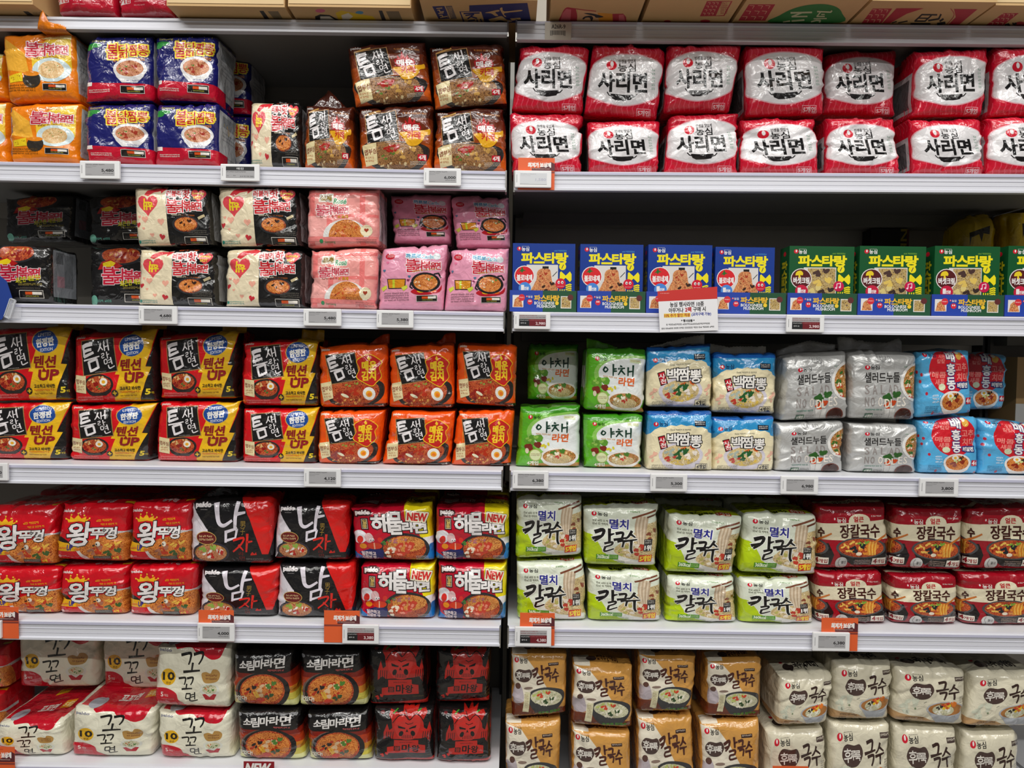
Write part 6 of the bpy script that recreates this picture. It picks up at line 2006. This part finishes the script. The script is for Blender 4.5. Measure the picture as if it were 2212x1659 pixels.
# blue sign and its clear clip at the left edge
pp = [at(x, yy, -0.022) for x, yy in ((-60, 560), (0, 596), (14, 607), (21, 628), (28, 650), (18, 664), (4, 690), (-60, 700))]
mb = MB(); mb.prism(pp, (0, 0.0012, 0), card('#173a8c'))
tag(mb.build('hanging_sign', loc=tuple(pp[5])), 'blue sign held by a clear clip at the left edge', 'sign')
mb = MB()
r0 = [at(x, yy, -0.026) for x, yy in ((22, 645), (32, 649), (20, 688), (9, 683))]
mb.prism(r0, (0, 0.002, 0), clear())
for i in range(4): 
    p, q = r0[i], r0[(i + 1) % 4]; dd = (q - p).normalized(); nn_ = Vector((-dd.z, 0, dd.x)) * 0.0016
    mb.prism([p - nn_, q - nn_, q + nn_, p + nn_], (0, 0.0042, 0), plain('#c9ccd2', 0.12))
r1 = [at(x, yy, -0.020) for x, yy in ((26, 662), (41, 664), (40, 688), (25, 688))]
mb.prism(r1, (0, 0.008, 0), clear())
tag(mb.build('sign_clip', loc=tuple(r0[3])), 'clear plastic clip on the rail beside the blue sign', 'clip')

# ---------------------------------------------------------------- cartons on the top shelf
kraft = plain('#c4a06c', 0.6, grain=.03)
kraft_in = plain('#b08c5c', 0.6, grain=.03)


def carton(zs, px0, px1, over, h, label, draw=None, depth=0.36, py=45):
    # the pixel edges are read where the box leaves the rail
    x0, x1 = at(px0, py, 0).x, at(px1, py, 0).x
    z = max(zs[1]((x0 + x1) / 2), *[(RIGHT_Z if x1 > XM else zs)[1](x) for x in (x0, x1)]) + 0.0014
    y0 = -over
    a = None
    art = []
    if draw:
        a = Art(card); draw(a)
        for i, (t, l, m) in enumerate(a.tri):
            f = t.reshape(-1, 2)
            w = np.array([[*atz(p[0], p[1], z).xy] for p in f])
            a.tri[i] = (w.reshape(-1, 3, 2), l, m)
        art = [(a, lambda u, v: (u, v, z), (0, 0, -1))]
    mb = MB(); mb.box(x0, x1, y0, y0 + depth, z, z + h, kraft)
    o = mb.build('cardboard_carton', loc=((x0 + x1) / 2, y0 + depth / 2, z), art=art)
    tag(o, label, 'carton', 'cartons on the top shelf')
    mb = MB(); cx = (x0 + x1) / 2
    mb.box(x0 + 0.002, x1 - 0.002, y0 - 0.0012, y0, z + h * .0 + 0.006, z + h - 0.004, plain('#d6b98a', 0.6, grain=.03))
    s = mb.build('front_flap'); s.parent = o; s.location = -o.location
    mb = MB(); mb.box(x0, x1, y0 + depth / 2 - .024, y0 + depth / 2 + .024, z + h, z + h + 0.0006, plain('#b99a5e', 0.25))
    s = mb.build('packing_tape'); s.parent = o; s.location = -o.location
    return o


def c1(ox): return lambda x, y: (ox + x * .25316, y * .25316)


class Mapped:
    """draws in crop units, keeps picture pixels"""
    def __init__(s, a, ox, k=.25316): s.a, s.ox, s.k = a, ox, k

    def __getattr__(s, n):
        f = getattr(s.a, n)

        def g(*k, **kw):
            n0 = len(s.a.tri)
            r = f(*k, **kw)
            for i in range(n0, len(s.a.tri)):
                t, l, m = s.a.tri[i]; s.a.tri[i] = (t * s.k + (s.ox, 0), l, m)
            return r
        return g


def drawA(a):
    m = Mapped(a, 0); m.poly('#3a342c', [(195, 95), (240, 98), (290, 132), (235, 132)]); m.fine('#6a5a44', 280, 105, 360, 128, 2)


def drawB(a):
    m = Mapped(a, 550); m.poly('#2e2a28', [(40, 92), (75, 92), (125, 160), (85, 160)]); m.poly('#7a6a4e', [(110, 96), (200, 96), (240, 160), (165, 160)])


def drawC(a):
    m = Mapped(a, 550)
    m.ell('#c8607a', 560, 92, 42, 16); m.ell('#4a86a8', 895, 108, 34, 14)
    m.poly('#d8b41c', [(690, 110), (740, 90), (840, 110), (1010, 140), (1040, 175), (720, 175)]); m.poly('#2a2624', [(515, 140), (560, 122), (640, 128), (720, 172), (520, 172)])
    m.poly('#d8cfc0', [(560, 140), (640, 140), (690, 172), (560, 172)]); m.poly('#d8cfc0', [(740, 130), (800, 110), (840, 140), (800, 172), (750, 172)])
    m.poly('#2e2a28', [(1058, 90), (1088, 90), (1122, 172), (1086, 172)]); m.poly('#7a6a4e', [(1120, 96), (1230, 96), (1262, 172), (1158, 172)])


KR = '#c4a06c'


def drawD(a):
    m = Mapped(a, 900, 280 / 1270); b = '#2a2c62'
    m.poly(b, [(152, 62), (272, 58), (325, 182), (215, 186)]); m.poly('#6e605a', [(282, 58), (345, 56), (395, 184), (335, 186)])
    for st in ([(195, 82), (250, 78)], [(205, 100), (225, 98), (228, 118), (265, 112)], [(215, 132), (262, 126)], [(225, 150), (250, 148), (255, 166), (285, 162)], [(232, 172), (300, 160)]): m.stroke(KR, 9, st)
    m.fine(KR, 300, 70, 350, 176, 7)
    m.poly(b, [(515, 52), (1085, 28), (1118, 200), (1120, 222), (520, 222)])
    m.poly(b, [(418, 112), (640, 108), (682, 224), (460, 224)]); m.poly(KR, [(432, 118), (632, 114), (668, 224), (474, 224)])
    for st in ([(462, 132), (615, 126)], [(480, 150), (560, 140), (500, 182)], [(530, 160), (590, 178)], [(505, 205), (570, 195)], [(590, 190), (598, 220)], [(625, 185), (640, 220)]): m.stroke(b, 13, st)
    m.poly(KR, smooth([(668, 125), (720, 112), (800, 95), (810, 110), (770, 120), (800, 150), (770, 155), (730, 130)], 3))
    m.poly(KR, smooth([(815, 85), (840, 72), (858, 110), (1015, 95), (1025, 108), (860, 128), (878, 160), (860, 160), (835, 125)], 3))
    m.poly(KR, smooth([(705, 190), (760, 175), (830, 155), (880, 190), (940, 205), (880, 215), (820, 195), (740, 215)], 3)); m.poly(KR, [(915, 180), (1015, 172), (1022, 190), (935, 200)])


def drawE(a):
    m = Mapped(a, 1180, 220 / 1270); r = '#a82c38'
    m.poly(r, smooth([(165, 275), (185, 190), (225, 115), (270, 90), (340, 108), (370, 120), (375, 275)], 3)); m.poly('#c8626a', [(175, 262), (200, 170), (250, 110), (310, 120), (300, 262)])
    m.poly('#d8a87a', [(395, 125), (700, 160), (700, 275), (380, 275)]); m.poly('#d8902a', [(640, 158), (825, 172), (830, 275), (660, 275)]); m.poly(r, [(825, 172), (960, 170), (995, 210), (1000, 275), (830, 275)]); m.poly('#c8626a', [(905, 185), (965, 180), (985, 270), (905, 270)])
    m.stroke(r, 10, [(300, 100), (460, 122), (620, 140)])
    m.poly('#2c2a30', smooth([(470, 165), (560, 165), (700, 200), (700, 215), (620, 220), (600, 200), (520, 180)], 3)); m.poly('#2c2a30', smooth([(450, 235), (480, 205), (560, 195), (585, 230), (560, 262), (540, 220), (490, 222), (470, 240)], 3))


def stamp(m, r, q, rows):
    m.poly(r, q)
    (x0, y0), (x1, y1), (x2, y2), (x3, y3) = q
    for k in range(rows):
        t = (k + .5) / rows
        for u in (.18, .5, .78):
            ax, ay = x0 + (x3 - x0) * t, y0 + (y3 - y0) * t; bx, by = x1 + (x2 - x1) * t, y1 + (y2 - y1) * t
            px, py = ax + (bx - ax) * u, ay + (by - ay) * u; d = (bx - ax) * .09; h = (y3 - y0) / rows * .28
            m.stroke('#d0a080', 5, [(px - d, py - h), (px + d, py - h * .8), (px + d * .2, py + h)])


def drawF(a):
    m = Mapped(a, 1380, 280 / 1270); r = '#a82834'
    m.poly(r, [(668, 10), (918, 10), (838, 156), (598, 160)]); m.poly(KR, [(815, 18), (902, 16), (830, 148), (755, 152)])
    stamp(m, r, [(674, 16), (806, 16), (742, 152), (608, 154)], 4); m.fine(r, 800, 24, 870, 140, 6)
    m.ell(r, 280, 208, 34, 12); m.ell(r, 650, 206, 50, 14)


def drawG(a):
    m = Mapped(a, 1640, 280 / 1270); stamp(m, '#a82834', [(-100, 42), (158, 42), (60, 202), (-205, 202)], 3)
    m.poly('#2c7434', smooth([(110, 222), (200, 150), (330, 85), (480, 48), (640, 40), (760, 70), (812, 130), (790, 222)], 4))
    y = '#c0c098'
    for w_, st in ((16, [(310, 125), (515, 120)]), (14, [(415, 125), (320, 162), (470, 160)]), (14, [(235, 215), (300, 205)]), (16, [(320, 205), (440, 195)]), (14, [(570, 112), (700, 118), (712, 105)]), (12, [(600, 118), (565, 160), (640, 160)]), (11, [(610, 140), (640, 140)]), (11, [(535, 182), (660, 180)]), (14, [(510, 212), (560, 198), (600, 200), (590, 218)])): m.stroke(y, w_, st)


def drawH(a):
    m = Mapped(a, 1900, 312 / 1270); r = '#a82834'
    stamp(m, r, [(-60, 75), (112, 75), (18, 205), (-160, 205)], 3)
    m.poly(r, [(150, 72), (390, 72), (240, 120), (90, 205), (22, 205)]); m.poly(r, [(655, 78), (862, 80), (700, 216), (605, 216), (670, 150)]); m.stroke(r, 6, [(625, 75), (655, 120), (640, 160), (590, 214)], sm=3)
    k = '#2a2422'
    for w_, st in ((13, [(370, 128), (505, 130)]), (12, [(370, 130), (310, 185), (400, 185), (455, 135)]), (10, [(340, 158), (430, 160)]), (15, [(540, 125), (520, 165), (430, 180)]), (14, [(275, 207), (445, 208)]), (22, [(510, 210), (575, 200)]), (16, [(530, 185), (560, 165)]), (9, [(110, 200), (150, 188)]), (9, [(165, 200), (245, 184)])): m.stroke(k, w_, st)


def drawI(a):
    m = Mapped(a, 1900, 312 / 1270); stamp(m, '#a82834', [(1090, 115), (1225, 115), (1085, 226), (935, 222)], 3)
    m.ell('#a02a30', 1240, 215, 50, 26); m.blobs('#2a2422', 1150, 216, 50, 12, 7, 16)


carton(LEFT_Z, -150, 106, .060, .20, 'plain brown carton at the top left corner', drawA, py=36)
carton(LEFT_Z, 386, 632, .062, .22, 'brown carton right of the two red packs on the top shelf', drawB, py=41)
carton(LEFT_Z, 640, 896, .066, .22, 'brown carton with yellow and pink print on its underside', drawC, py=44)
carton(LEFT_Z, 917, 1158, .104, .22, 'brown carton with dark blue lettering beside the centre gap', drawD, py=47)
carton(RIGHT_Z, 1187, 1376, .16, .22, 'brown carton with red cup print on its underside', drawE, py=46)
carton(RIGHT_Z, 1386, 1572, .16, .22, 'brown carton with small red stamp, right of cup print carton', drawF, py=48)
carton(RIGHT_Z, 1581, 1826, .15, .22, 'brown carton with green oval print on its underside', drawG, py=50)
carton(RIGHT_Z, 1834, 2086, .116, .22, 'brown carton with red wedges, right of the green oval carton', drawH, py=53)
carton(RIGHT_Z, 2092, 2340, .10, .22, 'brown carton cut off at the top right corner', drawI, py=56)


def d_top(a):
    a.poly('#e2d8d6', [(470, -40), (600, -35), (600, 42), (490, 52)]); a.txt('5개입', '#c01a30', 482, -28, 592, 42, b=3, sh=-.06)
    a.fine('#e8a0a4', 640, -20, 820, 40, 3); a.fine('#e8a0a4', 630, 52, 740, 66, 1)


TOPD = Design([(440, -560), (985, -560), (972, 128), (475, 128)], '#b8162e', d_top)
for (q, lab) in (([(112, -140), (249, -140), (244, 34), (120, 34)], 'dark red noodle pack on the top shelf, left of the pair'), ([(250, -140), (371, -140), (368, 36), (255, 36)], 'dark red noodle pack on the top shelf, right of the pair')):
    o, V, N = pouch('noodle_pack', TOPD, q, -0.02, .2, 77 + int(q[0][0]), floor_z=LEFT_Z[1](at(q[3][0], 30, 0).x))
    tag(o, lab, 'noodle pack', 'dark red packs on the top shelf')


# ---------------------------------------------------------------- things at the back of the shelves
def d_yel(a):
    a.fine('#6a5410', 20, 40, 80, 70, 3); a.poly('#2a2418', [(25, 15), (75, 12), (75, 20), (60, 18), (55, 26), (48, 18), (30, 20), (26, 28)]); a.poly('#2a2418', [(20, 85), (60, 78), (80, 84), (60, 90)])


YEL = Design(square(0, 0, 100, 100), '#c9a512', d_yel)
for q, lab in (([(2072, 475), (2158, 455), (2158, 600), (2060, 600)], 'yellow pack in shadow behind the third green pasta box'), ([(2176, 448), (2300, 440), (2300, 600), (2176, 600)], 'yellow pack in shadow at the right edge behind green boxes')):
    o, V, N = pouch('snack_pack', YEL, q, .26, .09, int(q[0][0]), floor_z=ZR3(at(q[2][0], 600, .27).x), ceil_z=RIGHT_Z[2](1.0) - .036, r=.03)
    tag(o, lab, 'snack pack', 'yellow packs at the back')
x0, x1, z0, z1 = frame(1881, 467, 1963, 600, .385)
z0 = ZR3(x0) + 0.0012; z1 = min(z1, RIGHT_Z[2](x0) - .066)
a = Art(card)
a.txt('NEW', '#a8900f', -.02, .05, .42, .24, b=.006, rot=0)
a.tri[-1] = (a.tri[-1][0] @ np.array(((0, 1), (-1, 0))) + (1.02, .02), a.tri[-1][1], a.tri[-1][2])
a.rect('#5a1016', .94, 0, 1.0, 1.0)
a.tri = [(np.stack((t[:, :, 0], 1 - t[:, :, 1]), 2), l, m) for t, l, m in a.tri]
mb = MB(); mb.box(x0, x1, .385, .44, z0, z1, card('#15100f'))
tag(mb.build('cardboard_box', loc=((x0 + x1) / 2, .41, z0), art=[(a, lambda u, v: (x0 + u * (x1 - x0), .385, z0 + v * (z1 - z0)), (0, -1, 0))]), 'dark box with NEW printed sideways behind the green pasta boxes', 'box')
x0, x1, z0, z1 = frame(2170, 772, 2330, 900, .31)
x0, x1 = XR1 + 0.03, XR1 + 0.22
z0 = RIGHT_Z[4](x0) + 0.0016
mb = MB(); mb.box(x0, x1, .31, .45, z0, z1, kraft_in)
o = mb.build('cardboard_carton', loc=((x0 + x1) / 2, .38, z0)); tag(o, 'brown carton behind the sky blue packs at the right edge', 'carton')
mb = MB(); mb.box(x0 - .0006, x1, .3094, .31, z0 + (z1 - z0) * .25, z0 + (z1 - z0) * .55, plain('#c9c8c4', .5)); s = mb.build('paper_label'); s.parent = o; s.location = -o.location
